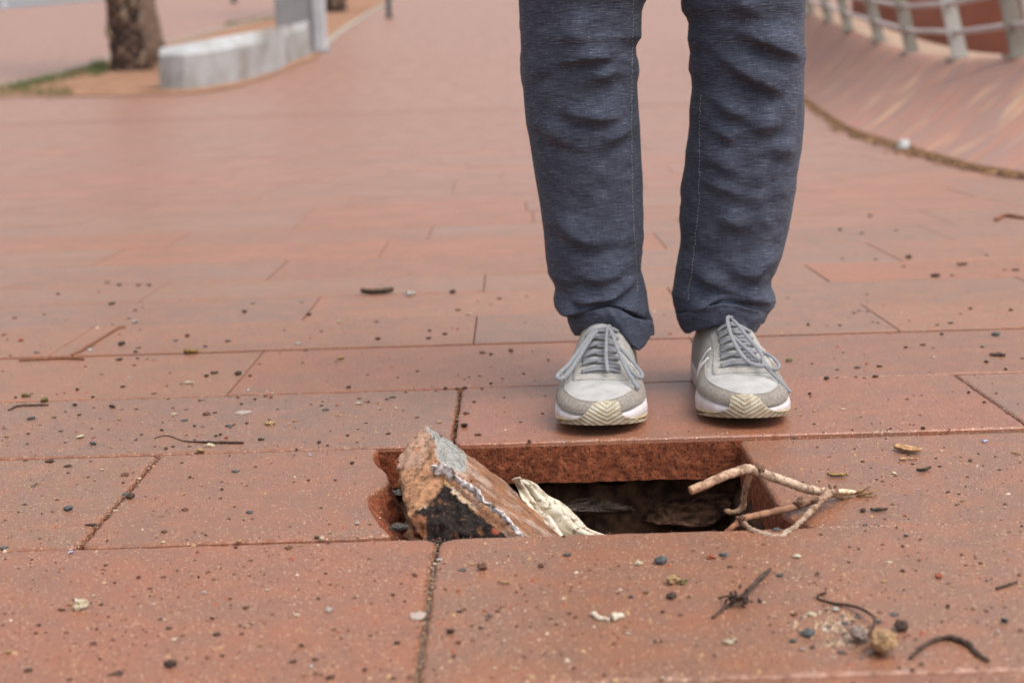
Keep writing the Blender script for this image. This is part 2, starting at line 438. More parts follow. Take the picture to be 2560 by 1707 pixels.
for v in bm.verts:
    p = v.co; X, Y_ = zc2(p); jx = N(p, 130) * 28; jy = N(p + Vector((9, 3, 1)), 130) * 28
    front = snap[v].dot(toc - p) > -.05
    c = Vector((.235, .11, .058)) * (1 + .55 * fbm(p, 60, 3))
    rough = .0012
    lf = inpoly(X, Y_, [(380, 140), (640, 140), (750, 500), (790, 655), (690, 800), (560, 900), (480, 960), (300, 960)])
    if lf: c = Vector((.32, .165, .088)) * (1 + .5 * fbm(p, 90, 3)) ; rough = .0026
    if lf and Y_ < 520 and N(p, 40) > -.15: c = c.lerp(Vector((.40, .265, .205)), .55)
    if front and inpoly(X + jx, Y_ + jy, mort): c = Vector((.27, .268, .25)) * (1 + .35 * fbm(p, 150, 3)); rough = .002
    elif front and inpoly(X + jx, Y_ + jy, blk):
        k = fbm(p, 130, 3); c = Vector((.012, .008, .007)) if k < .45 else Vector((.13, .055, .028)); rough = .0045
        if X < 640 and Y_ > 930: c = c.lerp(Vector((.24, .09, .04)), .75)
        if abs(Y_ - (900 + (X - 1050))) < 22 and X > 1150 and k > .1: c = Vector((.26, .05, .025))
    elif front and X > 800 and Y_ < 880 and Y_ > 560 + (X - 750) * .95 and Y_ < 700 + (X - 750) * .95: c = Vector((.55, .33, .16)).lerp(Vector((.6, .55, .5)), max(0, min(1, .5 + 1.5 * N(p, 70))))
    elif not lf:
        c = c.lerp(Vector((.50, .42, .37)), max(0, min(.45, fbm(p + Vector((4, 4, 4)), 45, 3) * .9)))
    nC[v.index] = c; dirs[v] = snap[v] * (fbm(p, 70, 4) * rough * 1.2 + fbm(p, 260, 2) * rough * .5)
for v, d in dirs.items(): v.co += d
me = bpy.data.meshes.new('slab_chunk'); bm.to_mesh(me)
a = me.color_attributes.new('Col', 'FLOAT_COLOR', 'POINT')
for i in range(len(me.vertices)): a.data[i].color = (*[max(.004, x) for x in nC[i]], 1)
bm.free()
m = M('chunk_clay', .88, .25); co = m.coord(); n1 = m.noise(330, 3, .6, co); n2 = m.noise(120, 4, .7, co)
c = m.mix(m.ramp(n1, [(.36, .7), (.46, 0.0)]), m.attr(), (.05, .03, .022)); c = m.mix(m.ramp(n1, [(.6, 0.0), (.68, .10)]), c, (.62, .45, .33))
m.col(c); m.bump(n1, .6, .0016); m.bump(n2, .5, .002)
me.materials.append(m.m); me.polygons.foreach_set('use_smooth', [True] * len(me.polygons))
o = bpy.data.objects.new('slab_chunk', me); COL.objects.link(o)
tag(o, 'broken terracotta slab chunk with grey mortar and a charred face leaning out of the hole', 'paving slab')

# crumpled strip lying along the chunk
mb = MB()
P2 = [(752, 498, 1.272), (800, 525, 1.268), (860, 575, 1.262), (920, 620, 1.262), (990, 670, 1.258), (1060, 715, 1.252), (1110, 775, 1.248), (1190, 840, 1.242), (1250, 890, 1.236), (1330, 960, 1.228), (1400, 1030, 1.220), (1465, 1100, 1.212)]
P2 = [(x, y, interp(x, [748, 1460], [C_.y, B1.y + .012]) - .005) for x, y, _ in P2]
ribbon(mb, [z2(*p) for p in P2], .0115, .0018, 90, side=(.3, -.3, 1), wn=lambda t: (1 - .6 * t) * (1 + .9 * N((t * 9, 2, 0)) + .5 * N((t * 24, 5, 0))), crumple=.0036, seed=3)
ribbon(mb, [z2(x, y, C_.y - .006) for x, y in ((722, 490), (728, 530), (765, 575), (830, 605), (885, 598))], .010, .0012, 40, side=(1, -.3, .3), crumple=.0025, seed=8)
m = M('grimy_plastic', .85, .2); n1 = m.noise(140, 4, .6); m.col(m.ramp(n1, [(.38, (.14, .09, .06)), (.48, (.56, .49, .46)), (.62, (.70, .65, .64))])); m.bump(n1, .6, .002)
o = mb.build('plastic_strip', m.m); tag(o, 'crumpled whitish plastic strip stuck along the leaning slab chunk', 'plastic strip')

# cream cloth tucked behind the chunk
L = [(1385, 612, 1.395), (1440, 690, 1.385), (1475, 780, 1.372), (1550, 925, 1.352), (1608, 985, 1.34), (1640, 1100, 1.325), (1660, 1230, 1.315)]
Rr = [(1440, 604, 1.41), (1570, 640, 1.44), (1700, 738, 1.445), (1830, 790, 1.44), (1930, 870, 1.43), (2080, 1000, 1.41), (2420, 1110, 1.39)]
Ls = spline([z2(*p) for p in L], 60); Rs = spline([z2(*p) for p in Rr], 60); nu = 60; V = []; UV = []
for i in range(60):
    v = i / 59
    for j in range(nu):
        u = j / (nu - 1); p = Ls[i].lerp(Rs[i], u)
        f = .013 * math.exp(-((u - (.18 + .10 * v)) / .07) ** 2) - .020 * math.exp(-((u - (.33 + .06 * v)) / .07) ** 2) * (.4 + v) + .020 * math.exp(-((u - (.50 + .12 * v)) / .08) ** 2) * (.2 + v) - .012 * math.exp(-((u - (.66 + .10 * v)) / .05) ** 2) * v
        f = f * .8 + .006 * fbm((u * 3.0, v * 3.2, 2), 1, 3) + .0025 * fbm((u * 9, v * 9, 5), 1, 2) + .012 * math.exp(-(v / .05) ** 2) * math.sin(u * 7)
        p = p + Vector((.25, -1, .35)) * f + Vector((0, 0, -1)) * .012 * (2 * abs(u - .5)) ** 4 * v
        V.append(p); UV.append((u, v))
m = M('cream_cloth', .9, .2); n1 = m.noise(38, 5, .6); n2 = m.noise(420, 2); n3 = m.noise(160, 3)
c = m.ramp(n1, [(.32, (.30, .24, .17)), (.46, (.54, .48, .38)), (.7, (.62, .57, .48))]); c = m.mix(m.ramp(n3, [(.36, .8), (.44, 0.0)]), c, (.16, .10, .06))
m.col(c); m.bump(n2, .25, .0006); m.bump(n1, .3, .002)
o = mesh_obj('cloth', V, grid_faces(nu, 60), m.m, uvs=UV); md = o.modifiers.new('s', 'SOLIDIFY'); md.thickness = .0012
tag(o, 'dirty cream cloth rag tucked into the hole beside the leaning slab chunk', 'cloth')

# ------------------------------------------------------------------ forked dry branch over the right end of the hole
def z3(X, Y_, D): return at_y(1500 + X / 3.095, 1020 + Y_ / 3.095, D)
def bark(m): return m
m = M('dry_bark', .8, .25); n1 = m.noise(95, 5, .65, None, .5); n2 = m.noise(420, 3)
c = m.mix(m.ramp(n1, [(.46, 0.0), (.62, .8)]), m.attr(), (.15, .075, .045)); c = m.mix(m.ramp(n2, [(.34, .6), (.42, 0.0)]), c, (.07, .035, .02))
m.col(c); m.bump(n1, .7, .002); m.bump(n2, .4, .0008); MAT_BARK = m.m
br = MB()
def pal(c1, c2=None): return lambda t, v: tuple(Vector(c1).lerp(Vector(c2 or c1), t))
tube(br, [z3(700, 640, 1.165), z3(790, 600, 1.17), z3(1000, 510, 1.19), z3(1150, 470, 1.20), z3(1235, 500, 1.205)], [.0037, .0038, .0039, .0041, .0036], 14, 80, .22, 1, pal((.46, .27, .17), (.56, .42, .31)))
tube(br, [z3(1215, 480, 1.205), z3(1300, 520, 1.21), z3(1500, 590, 1.23), z3(1620, 630, 1.24), z3(1760, 655, 1.25), z3(1830, 660, 1.255)], [.0038, .0043, .0041, .0040, .0044, .0034], 14, 90, .22, 2, pal((.54, .41, .31), (.50, .36, .26)))
tube(br, [z3(1780, 652, 1.25), z3(1850, 668, 1.258), z3(1960, 680, 1.268), z3(2035, 690, 1.275)], [.0042, .0036, .0034, .0026], 12, 30, .2, 3, pal((.52, .38, .26), (.34, .24, .16)))
tube(br, [z3(1800, 640, 1.247), z3(1900, 645, 1.256), z3(2000, 650, 1.268)], [.0018, .0026, .0012], 8, 20, .15, 9, pal((.80, .62, .42)))
for k in range(17):                                     # frayed end
    u = k / 16; e = z3(2060 + 110 * random.random(), 610 + 105 * u + random.uniform(-8, 8), 1.262 + random.uniform(-.010, .012)); s = z3(1985 + random.uniform(-30, 20), 655 + 45 * u, 1.266)
    tube(br, [s, s.lerp(e, .5) + Vector((0, 0, random.uniform(-.001, .001))), e], [.0012, .0009, .0004], 5, 8, .2, k, pal((.46, .29, .16), (.34, .19, .10)))
tube(br, [z3(1165, 490, 1.205), z3(1135, 590, 1.213), z3(1115, 680, 1.222), z3(1110, 750, 1.228), z3(1075, 792, 1.228), z3(1020, 805, 1.222), z3(972, 797, 1.215)], [.0032, .0026, .0022, .0030, .0027, .0022, .0024], 12, 80, .55, 4, pal((.38, .24, .16), (.38, .24, .15)))
tube(br, [z3(1675, 695, 1.236), z3(1540, 752, 1.226), z3(1300, 812, 1.206), z3(1110, 855, 1.192), z3(1060, 895, 1.189), z3(985, 955, 1.187), z3(930, 1010, 1.19)], [.0036, .0035, .0033, .0031, .0029, .0024, .002], 14, 90, .25, 5, pal((.22, .13, .09), (.46, .20, .10)))
tube(br, [z3(1815, 625, 1.238), z3(1760, 665, 1.232), z3(1690, 735, 1.220), z3(1640, 790, 1.203), z3(1560, 870, 1.185), z3(1500, 925, 1.171), z3(1430, 972, 1.160)], [.0046, .0042, .0036, .0030, .0027, .0027, .0024], 14, 90, .45, 6, pal((.34, .21, .15), (.40, .30, .21)))
tube(br, [z3(1455, 960, 1.161), z3(1400, 992, 1.156), z3(1300, 985, 1.158), z3(1190, 950, 1.168), z3(1120, 900, 1.184), z3(1095, 865, 1.191)], [.0034, .0025, .0026, .0026, .0022, .0026], 12, 70, .5, 7, pal((.42, .32, .24), (.34, .21, .15)))
for (x, y, Y) in ((1225, 480, 1.202), (1245, 475, 1.205), (1805, 640, 1.236), (1665, 735, 1.214), (1535, 745, 1.222), (1100, 870, 1.188), (1440, 975, 1.170)):
    for k in range(10):
        s = z3(x + random.uniform(-14, 14), y + random.uniform(-16, 16), Y); e = s + Vector((random.uniform(-.004, .004), random.uniform(-.004, .002), random.uniform(-.001, .006)))
        tube(br, [s, s.lerp(e, .5), e], [.0024, .0017, .0006], 6, 8, .5, k + x, pal((.16, .09, .06)))
tube(br, [z3(2090, 700, 1.28), z3(2095, 750, 1.27), z3(2110, 790, 1.262)], .0003, 5, 8, 0, 1, pal((.15, .08, .05)))
o = br.build('dry_branch', MAT_BARK); tag(o, 'pale forked dry branch with a frayed end lying across the right corner of the hole', 'branch')

# ------------------------------------------------------------------ loose debris
DK = {
 'dark': ((.04, .026, .02), (.14, .085, .06)), 'grey': ((.07, .075, .075), (.16, .165, .165)), 'brown': ((.10, .045, .028), (.22, .11, .07)),
 'cream': ((.55, .44, .28), (.74, .66, .50)), 'white': ((.40, .36, .32), (.60, .56, .52)), 'tan': ((.33, .20, .09), (.56, .38, .2)), 'red': ((.34, .08, .04), (.52, .16, .08)),
 'olive': ((.10, .10, .03), (.24, .20, .08)), 'lilac': ((.45, .42, .62), (.6, .58, .75))}
protos = {}
for k, (a, b) in DK.items():
    mt = simple('chip_' + k, a, b, 3, .8, .35, .6, .05); protos[k] = [rock_mesh('chip_' + k, 40 + i + len(k) * 7, 3 if k in ('dark', 'grey', 'cream') else 2, [.5, .38, .62, .32][i], .7, mt, .3) for i in range(4)]
def Z(s, ox, oy, L): return [(ox + e[0] / s, oy + e[1] / s, (e[2] if len(e) > 2 else 24) / s, e[3] if len(e) > 3 else None) for e in L]
D = []
def put(s, ox, oy, kind, L):
    for e in Z(s, ox, oy, L): D.append((e[0], e[1], e[2] * (1.0 if e[2] > 12 else 1.05), e[3] or kind))
put(3.36, 0, 700, 'dark', [(120, 322, 48), (372, 292, 30), (1132, 258, 42), (35, 462, 45), (1000, 458, 30), (1020, 548, 60), (1160, 572, 48), (1140, 608, 42), (1470, 512, 48, 'grey'), (1573, 476, 38), (1915, 515, 55, 'grey'), (1725, 560, 36), (2055, 272, 40), (905, 20, 55), (1000, 45, 40), (1165, 48, 40), (1255, 48, 36), (485, 122, 34, 'brown'), (940, 205, 60), (2125, 200, 32), (1005, 672, 60), (1130, 718, 35, 'brown'), (1155, 662), (1240, 665), (855, 792, 28, 'brown'), (1430, 780, 30), (1733, 812, 40), (1805, 782, 75), (2000, 797, 62), (2100, 805, 34), (1030, 900, 42), (650, 925, 34), (1400, 890, 30, 'brown'), (1290, 955, 48), (270, 955), (780, 988, 28), (130, 990), (1410, 1000, 28), (1690, 1012, 56, 'grey'), (630, 1055, 38), (945, 1075, 58), (1028, 1088), (1147, 1085, 36), (1455, 1075, 36), (1570, 1088, 38, 'grey'), (270, 1167, 72, 'grey'), (458, 1157, 44), (665, 1137, 34), (35, 1248, 36, 'grey'), (515, 1270, 38), (912, 1257, 28), (238, 1293), (1740, 1130, 75, 'brown'), (1808, 1115, 42), (1545, 1180, 66, 'grey'), (1930, 1226, 78, 'grey'), (1968, 1216, 26), (1632, 1230, 30), (1695, 1233, 40, 'grey'), (2258, 1175, 32), (2228, 980, 28), (1190, 1303), (1360, 1265, 28), (1663, 1310, 28, 'red'), (2075, 1205, 34, 'brown'), (2190, 1335, 45), (755, 587, 52, 'white'), (1140, 355, 50, 'white'), (1085, 325, 40, 'grey'), (310, 612, 55, 'grey'), (1580, 868, 88, 'cream'), (1525, 875, 24), (1620, 888, 24, 'tan'), (2085, 928, 34, 'white'), (2245, 932, 24, 'white'), (1085, 820, 28, 'white'), (680, 1322, 66, 'cream'), (2262, 1212, 85, 'tan'), (1190, 1202, 32, 'cream'), (1465, 1132, 45, 'cream'), (1005, 1174, 38, 'tan'), (215, 980, 78, 'olive'), (60, 1318, 40, 'tan'), (180, 510, 50, 'red'), (90, 638, 30), (2027, 1045, 26), (2230, 975, 26), (2275, 990, 28, 'brown'), (2142, 1005, 28, 'brown'), (2000, 990, 40, 'brown'), (540, 950), (700, 1210, 24, 'red'), (340, 1218), (840, 1165), (1235, 1105, 30, 'tan'), (790, 1072), (550, 1108)])
put(2.94, 600, 640, 'dark', [(35, 414, 30), (95, 352, 28), (458, 342, 28), (505, 438, 40), (1000, 487, 36), (1563, 272, 50), (1905, 316, 34), (1605, 400, 44), (1845, 360), (2105, 298), (1015, 612, 45), (1505, 577, 38), (1385, 605, 45), (597, 556, 28), (1395, 553), (485, 695, 38), (460, 785, 26), (1785, 712, 48, 'brown'), (1843, 726, 26), (1300, 848, 34), (940, 873, 22, 'brown'), (1160, 893), (1765, 882), (75, 882, 28), (880, 1048, 34), (1120, 1040, 56), (1080, 1055, 32, 'grey'), (625, 1133, 58, 'grey'), (1300, 1187, 32), (870, 1272, 26), (1092, 1308, 34, 'brown'), (790, 1322, 26), (1650, 1257, 62), (1745, 1315, 60), (2220, 1160, 30), (2240, 1030, 22), (2060, 1222, 24), (1722, 1075, 28), (715, 1097, 36, 'red'), (800, 968, 36, 'brown'), (1005, 1085, 26, 'red'), (400, 1218, 38, 'red'), (280, 1127, 24), (210, 1203, 28), (520, 1092), (1215, 1003), (1660, 1160, 52, 'brown'), (1780, 978), (1510, 975, 30, 'brown'), (1250, 293, 78, 'white'), (1678, 432, 44, 'cream'), (880, 468, 30, 'cream'), (722, 487, 34, 'cream'), (425, 648, 58, 'white'), (745, 758, 55, 'tan'), (708, 778, 26), (870, 1088, 54, 'cream'), (1145, 1118, 40, 'cream'), (1028, 1125, 32, 'white'), (1465, 1225, 46, 'tan'), (60, 990, 28, 'white'), (1440, 1075, 22, 'cream'), (735, 1172, 40, 'tan'), (2330, 795, 50, 'brown'), (1990, 700, 40, 'brown'), (1600, 975, 40), (1650, 978, 34), (1845, 940), (1650, 905, 20, 'brown'), (1685, 890, 22, 'brown'), (1930, 900), (2085, 866, 24), (920, 1075, 24, 'brown'), (945, 1075, 22, 'brown'), (1200, 1135, 20, 'grey'), (925, 1228, 30), (600, 1100), (1950, 1145, 20)])
put(2.613, 0, 1080, 'dark', [(163, 187, 34), (320, 195, 64), (440, 224, 62), (430, 68, 22), (180, 78, 20), (610, 82, 48, 'grey'), (590, 192, 24), (1010, 95, 24), (1130, 97, 22), (1240, 95, 24), (1085, 110, 26, 'brown'), (1705, 52, 44), (1275, 50, 22), (1498, 155, 22), (1545, 257, 62, 'grey'), (1775, 200, 15), (1450, 325, 20), (1615, 350, 26), (1240, 298, 20), (1262, 303, 14), (1320, 353, 15), (950, 422, 15), (1005, 515, 15), (1210, 510, 52, 'brown'), (1530, 488, 24), (2095, 497, 26), (2190, 315, 20), (2015, 318, 20), (1920, 328, 22, 'olive'), (2300, 207, 30), (2085, 73, 28), (2140, 90, 18), (2270, 28, 22), (2335, 67, 24), (215, 355, 38, 'grey'), (375, 443, 30), (157, 475, 34), (445, 510, 70, 'grey'), (805, 332, 20), (815, 280, 74, 'brown'), (840, 410, 76, 'grey'), (850, 432, 60), (895, 355, 24, 'grey'), (30, 757, 66, 'grey'), (258, 695, 22), (375, 577, 16), (1075, 655, 48, 'brown'), (1495, 572, 22, 'brown'), (1593, 575, 20), (1648, 567, 24, 'brown'), (1637, 523, 58, 'grey'), (1320, 660, 18, 'brown'), (2065, 688, 42), (2160, 662, 28, 'olive'), (1890, 760, 64, 'brown'), (1540, 757, 22), (1275, 838, 20), (1642, 837, 32), (2140, 728, 22), (690, 872, 28), (210, 833, 24), (925, 18, 18), (890, 52, 22), (785, 50, 18), (620, 318, 20), (525, 33, 48, 'cream'), (728, 100, 32, 'tan'), (912, 305, 38, 'cream'), (752, 515, 42, 'cream'), (710, 540, 34, 'tan'), (1300, 127, 62, 'tan'), (1195, 403, 42, 'tan'), (665, 250, 28, 'cream'), (2335, 600, 34, 'white'), (2105, 700, 34, 'cream'), (1560, 715, 44, 'tan'), (1065, 720, 36, 'cream'), (755, 655, 38, 'tan'), (1980, 385, 24, 'white'), (610, 380, 16, 'tan'), (465, 789, 34, 'lilac'), (2025, 152, 22, 'lilac'), (610, 38, 28, 'red'), (1480, 40, 28, 'red'), (1215, 20, 18, 'red'), (1410, 28, 26), (340, 520, 24, 'brown'), (120, 525, 18), (1440, 20), (700, 545), (575, 295, 18), (45, 30, 30, 'tan'), (845, 130, 26, 'tan'), (700, 712, 18, 'brown'), (1970, 740, 26, 'tan')])
put(2.613, 0, 1380, 'dark', [(690, 88, 30), (672, 115, 24), (670, 138, 22), (388, 130, 18), (905, 170, 28), (1070, 163, 38, 'brown'), (1395, 180, 28), (1595, 95, 22), (1627, 155, 24), (980, 240, 30), (750, 203, 18), (1165, 293, 24, 'brown'), (1498, 305, 36), (1715, 222, 18), (340, 342, 26), (590, 332, 28), (660, 348, 28), (30, 402, 26), (85, 398, 18), (20, 477, 22), (235, 530, 26), (297, 527, 28), (435, 525, 38, 'brown'), (632, 507, 20), (820, 520, 20), (955, 522, 24), (1100, 500, 48), (610, 595, 46), (1388, 437, 34), (1347, 450, 24), (1410, 540, 60), (1580, 533, 30), (1595, 492, 26), (1605, 365, 52, 'brown'), (1780, 407, 24), (180, 775, 56), (455, 830, 44), (760, 795, 90), (1920, 715, 54), (2055, 703, 46), (2165, 820, 76), (2098, 803, 26), (2313, 298, 26), (2275, 513, 26), (1970, 615, 34), (2128, 140, 22), (2105, 50, 16), (450, 345, 38, 'tan'), (48, 655, 64, 'tan'), (1332, 267, 36, 'white'), (1940, 415, 38, 'cream'), (2148, 385, 52, 'white'), (1135, 572, 52, 'cream'), (1230, 203, 36, 'tan'), (1765, 185, 30, 'tan'), (610, 288, 24, 'cream'), (870, 290, 24, 'brown'), (1695, 607, 40, 'tan'), (1745, 250, 24, 'white'), (1980, 800, 44, 'tan'), (2035, 745, 30, 'white'), (2210, 210, 28, 'tan'), (480, 312, 22), (905, 340, 18, 'brown'), (1220, 690, 22, 'brown'), (1297, 165, 20)])
put(2.613, 880, 1380, 'dark', [(1410, 22, 58, 'grey'), (715, 118, 62, 'grey'), (850, 112, 78, 'brown'), (1235, 97, 44, 'brown'), (2015, 73, 88, 'grey'), (270, 283, 28), (150, 188, 18), (320, 208, 18), (125, 335, 26), (348, 320, 26), (510, 245, 28), (505, 272, 26), (610, 246, 22), (700, 388, 50), (738, 374, 26), (645, 525, 62), (790, 578, 36, 'brown'), (695, 592, 44, 'brown'), (785, 482, 24), (475, 450, 32), (900, 420, 34, 'grey'), (865, 385, 26, 'red'), (1415, 402, 36), (1300, 437, 24, 'brown'), (1335, 475, 28, 'brown'), (1165, 485, 24), (1075, 487, 24, 'brown'), (1435, 230, 20), (1800, 243, 16), (2095, 140, 14), (2085, 300, 72), (1920, 268, 48, 'brown'), (2030, 393, 34), (1740, 270, 24), (665, 683, 26), (535, 768, 24), (85, 770, 32), (120, 545, 30), (297, 597, 48), (1450, 760, 28, 'brown'), (1980, 587, 26), (2020, 587, 22), (2255, 200, 16), (1605, 48, 16), (1590, 80, 18), (1808, 530, 32, 'white'), (1222, 572, 28, 'cream'), (1060, 372, 26, 'white'), (1375, 303, 22, 'white'), (963, 467, 20, 'white'), (935, 760, 30, 'cream'), (1068, 763, 30, 'cream'), (1523, 790, 28, 'cream'), (2028, 823, 28, 'cream'), (1253, 268, 20, 'cream'), (1920, 345, 20, 'white'), (1515, 348, 20, 'tan'), (565, 50, 44, 'white'), (540, 82, 26, 'cream'), (600, 75, 20), (790, 80, 44, 'tan'), (410, 152, 40, 'brown'), (445, 410, 38, 'grey'), (1110, 235, 22, 'brown'), (1685, 112, 20)])
put(2.614, 1900, 500, 'dark', [(1250, 805, 42), (1455, 962, 30, 'grey'), (1188, 882, 26), (1065, 948, 42), (955, 965, 28), (1605, 1110, 24), (1715, 1035, 34, 'brown'), (1480, 1062, 30), (852, 867, 32, 'red'), (525, 820, 28), (315, 818, 22), (612, 740, 28), (645, 725, 28), (700, 730, 26), (770, 805, 22), (1145, 502, 62), (1252, 495, 36), (1600, 458, 36), (1675, 458, 56), (970, 382, 48), (755, 390, 34), (535, 385, 30), (665, 218, 34), (888, 200, 34), (720, 108, 34), (525, 198, 26), (940, 436, 24), (340, 1070, 24), (190, 1055, 46, 'olive'), (508, 1110, 28), (632, 1097, 50), (780, 1090, 42), (697, 1073, 28, 'red'), (435, 1172, 38), (505, 1160, 24), (628, 1157), (685, 1162, 26), (755, 1157, 44), (960, 1302, 26), (1060, 1278, 18), (1005, 1278, 16), (1365, 1262, 22), (1465, 1325, 22), (852, 1495, 16), (828, 1503, 14), (1065, 1495, 30), (1045, 1405, 20), (605, 1505, 14), (232, 1365, 18), (325, 1270, 22), (1240, 1497, 18), (730, 1460, 14), (545, 1366, 38, 'cream'), (355, 1380, 26, 'tan'), (550, 1035, 24, 'cream'), (1540, 885, 60, 'grey'), (1135, 1032, 30, 'white'), (228, 1556, 42, 'grey'), (180, 640, 22), (1480, 360, 26), (1640, 722, 30), (1312, 745, 24), (1375, 712, 26), (1160, 818, 22)])
put(4.2, 2000, 1050, 'dark', [(950, 92, 28), (755, 36, 22), (1155, 52, 18), (1295, 90, 46), (658, 437, 44), (745, 510, 26), (1140, 372, 26), (1183, 465, 46), (1470, 488, 36), (1427, 403, 28), (865, 645, 32), (860, 592, 26), (805, 625, 28), (970, 688, 20), (2058, 385, 40), (1875, 358, 24), (1515, 290, 28), (1740, 700, 22), (1830, 775, 22), (1665, 777, 34), (965, 888, 56), (660, 962, 72), (1115, 1217, 58, 'grey'), (680, 1102, 58, 'grey'), (222, 1200, 42), (515, 1333, 46), (1077, 1330, 34), (513, 1492, 46), (615, 1355, 30), (1510, 1355, 24, 'brown'), (2190, 1178, 22), (2110, 1048, 26), (1745, 1525, 38), (1645, 890, 38), (1100, 1005, 34, 'red'), (870, 1305, 36), (2130, 662, 18), (1560, 758, 60, 'brown'), (2090, 525, 36), (1690, 425, 46, 'tan'), (1688, 390, 28), (1790, 430, 50, 'brown'), (1480, 325, 44, 'cream'), (990, 560, 66, 'cream'), (1235, 727, 34, 'lilac'), (1940, 232, 76, 'lilac'), (935, 1495, 64, 'cream'), (465, 250, 26, 'white'), (1700, 850, 48, 'tan'), (2155, 925, 28, 'cream'), (205, 1030, 20), (575, 305, 20), (865, 312, 26, 'brown'), (125, 508, 12), (1070, 605, 26, 'tan'), (1265, 1255, 30, 'brown'), (1900, 1505, 60, 'brown'), (1710, 1280, 20, 'brown')])
put(2.868, 1740, 1380, 'dark', [(205, 20, 82, 'grey'), (240, 107, 46), (605, 170, 56, 'grey'), (1095, 73, 28), (1575, 132, 24), (1937, 97, 20), (1808, 393, 38), (1417, 450, 72, 'grey'), (1310, 507, 52, 'grey'), (835, 682, 46), (2095, 205, 44, 'grey'), (1610, 805, 52), (1840, 848, 26), (2090, 425, 26), (178, 350, 24), (247, 577, 24), (1575, 628, 32, 'brown'), (1490, 270, 28, 'brown'), (135, 740, 26), (1385, 73, 48, 'cream'), (1843, 247, 38, 'tan'), (1350, 212, 46, 'tan'), (275, 632, 36, 'cream'), (1000, 420, 54, 'white'), (1065, 510, 76, 'grey'), (930, 420, 34), (1050, 460, 40, 'grey'), (1165, 470, 40, 'grey'), (970, 535, 48), (1060, 590, 54, 'grey'), (700, 450, 60, 'brown'), (975, 600, 34, 'tan'), (940, 650, 26, 'grey'), (1040, 720, 50, 'grey'), (1100, 685, 34, 'tan'), (900, 580, 30, 'tan'), (765, 700, 34, 'white'), (1645, 740, 34, 'white'), (730, 560, 22, 'brown'), (660, 605, 26, 'tan'), (530, 525, 24, 'brown'), (1035, 198, 24, 'tan'), (850, 220, 16), (2040, 80, 30, 'brown'), (460, 360, 30), (485, 365, 24, 'cream')])
rp = random.Random(3); NAMES = {'dark': 'pebble', 'grey': 'pebble', 'brown': 'crumb', 'cream': 'pale_chip', 'white': 'pale_chip', 'tan': 'bark_chip', 'red': 'brick_chip', 'olive': 'dry_bud', 'lilac': 'petal_flake'}
KL = {'dark': ('black crumb', 'pebble'), 'grey': ('grey pebble', 'pebble'), 'brown': ('brown crumb', 'crumb'), 'cream': ('cream chip', 'chip'),
      'white': ('whitish fleck', 'chip'), 'tan': ('tan flake', 'bark'), 'red': ('red crumb', 'brick chip'), 'olive': ('olive dried bud', 'bud'), 'lilac': ('pale lilac flake', 'flake')}
ROWN = {0: 'front', 1: 'front', 2: 'front', 5: 'second row back', 6: 'third row back', 7: 'fourth row back', 8: 'fifth row back'}
def region(px, py):
    p = at_g(px, py); i = max(k for k in range(len(YB)) if YB[k] <= p.y); u = min(.999, max(0, (p.y - YB[i]) / (YB[i + 1] - YB[i]))); x0 = X0.get(i)
    if i <= 2: x0 = X0[2]; u = (1707 - py) / (1707 - 1342)
    if i == 3: sl, a = ('slab right of the hole', HX1) if p.x > HX1 else ('broken slab', HX1 - PW) if p.x > HX1 - PW else ('far left slab', HX1 - 2 * PW)
    elif i <= 2: sl, a = ('front right slab', x0) if p.x > x0 else ('front left slab', x0 - PW)
    elif i == 4: sl, a = ('slab right of the shoes', x0 + PW) if p.x > x0 + PW else ('slab under the shoes', x0) if p.x > x0 else ('slab left of the shoes', x0 - PW)
    else: sl, a = (ROWN[i] if i in ROWN else 'blurred far paving'), -.65 * p.y * .6; w_ = 1.3 * p.y * .6
    if i <= 4: w_ = PW
    f = (p.x - a) / w_; side = 'left' if f < .33 else 'middle' if f < .66 else 'right'
    return sl, ('front' if u < .5 else 'back') + ' ' + side
PEND = []
def drop(px, py, wpx, kind, name=None, label=None, cat=None, group=None, flat=1.0, rz=None, deep=None):
    p = at_g(px, py); z = top_z(p.x, p.y); p = at_z(px, py, z) if p.y < 12 else p
    o = bpy.data.objects.new(name or NAMES[kind], rp.choice(protos[kind])); COL.objects.link(o)
    k = wpx / F * p.y * 1.03
    o.location = (p.x, p.y, z - .04 * k); rz = rp.uniform(-.5, .5) if rz is None else rz; o.rotation_euler = (0, 0, rz + rp.choice((0, math.pi)))
    o.scale = (k, k * (deep or rp.uniform(.7, 1.1)), k * flat * (rp.uniform(.6, 1.0)))
    if label is None:
        b, c = KL[kind]; sl, cell = region(px, py); label = b; cat = c; group = b + 's on the ' + sl; PEND.append((o, px, b, sl, cell))
    return tag(o, label, cat, group)
for (px, py, wpx, kind) in D:
    if inpoly(px, py, [(930, 1115), (1858, 1112), (1990, 1330), (985, 1340)]): continue
    if 1385 < px < 1620 and 900 < py < 1075: continue
    drop(px, py, wpx * (1.0 if wpx > 9 else 1.1), kind)
OW = ['leftmost', 'second from left', 'third from left', 'fourth from left', 'fifth from left', 'sixth from left', 'seventh from left', 'eighth from left', 'ninth from left', 'tenth from left', 'eleventh from left', 'twelfth from left']
cells = {}
for e in PEND: cells.setdefault(e[2:], []).append(e)
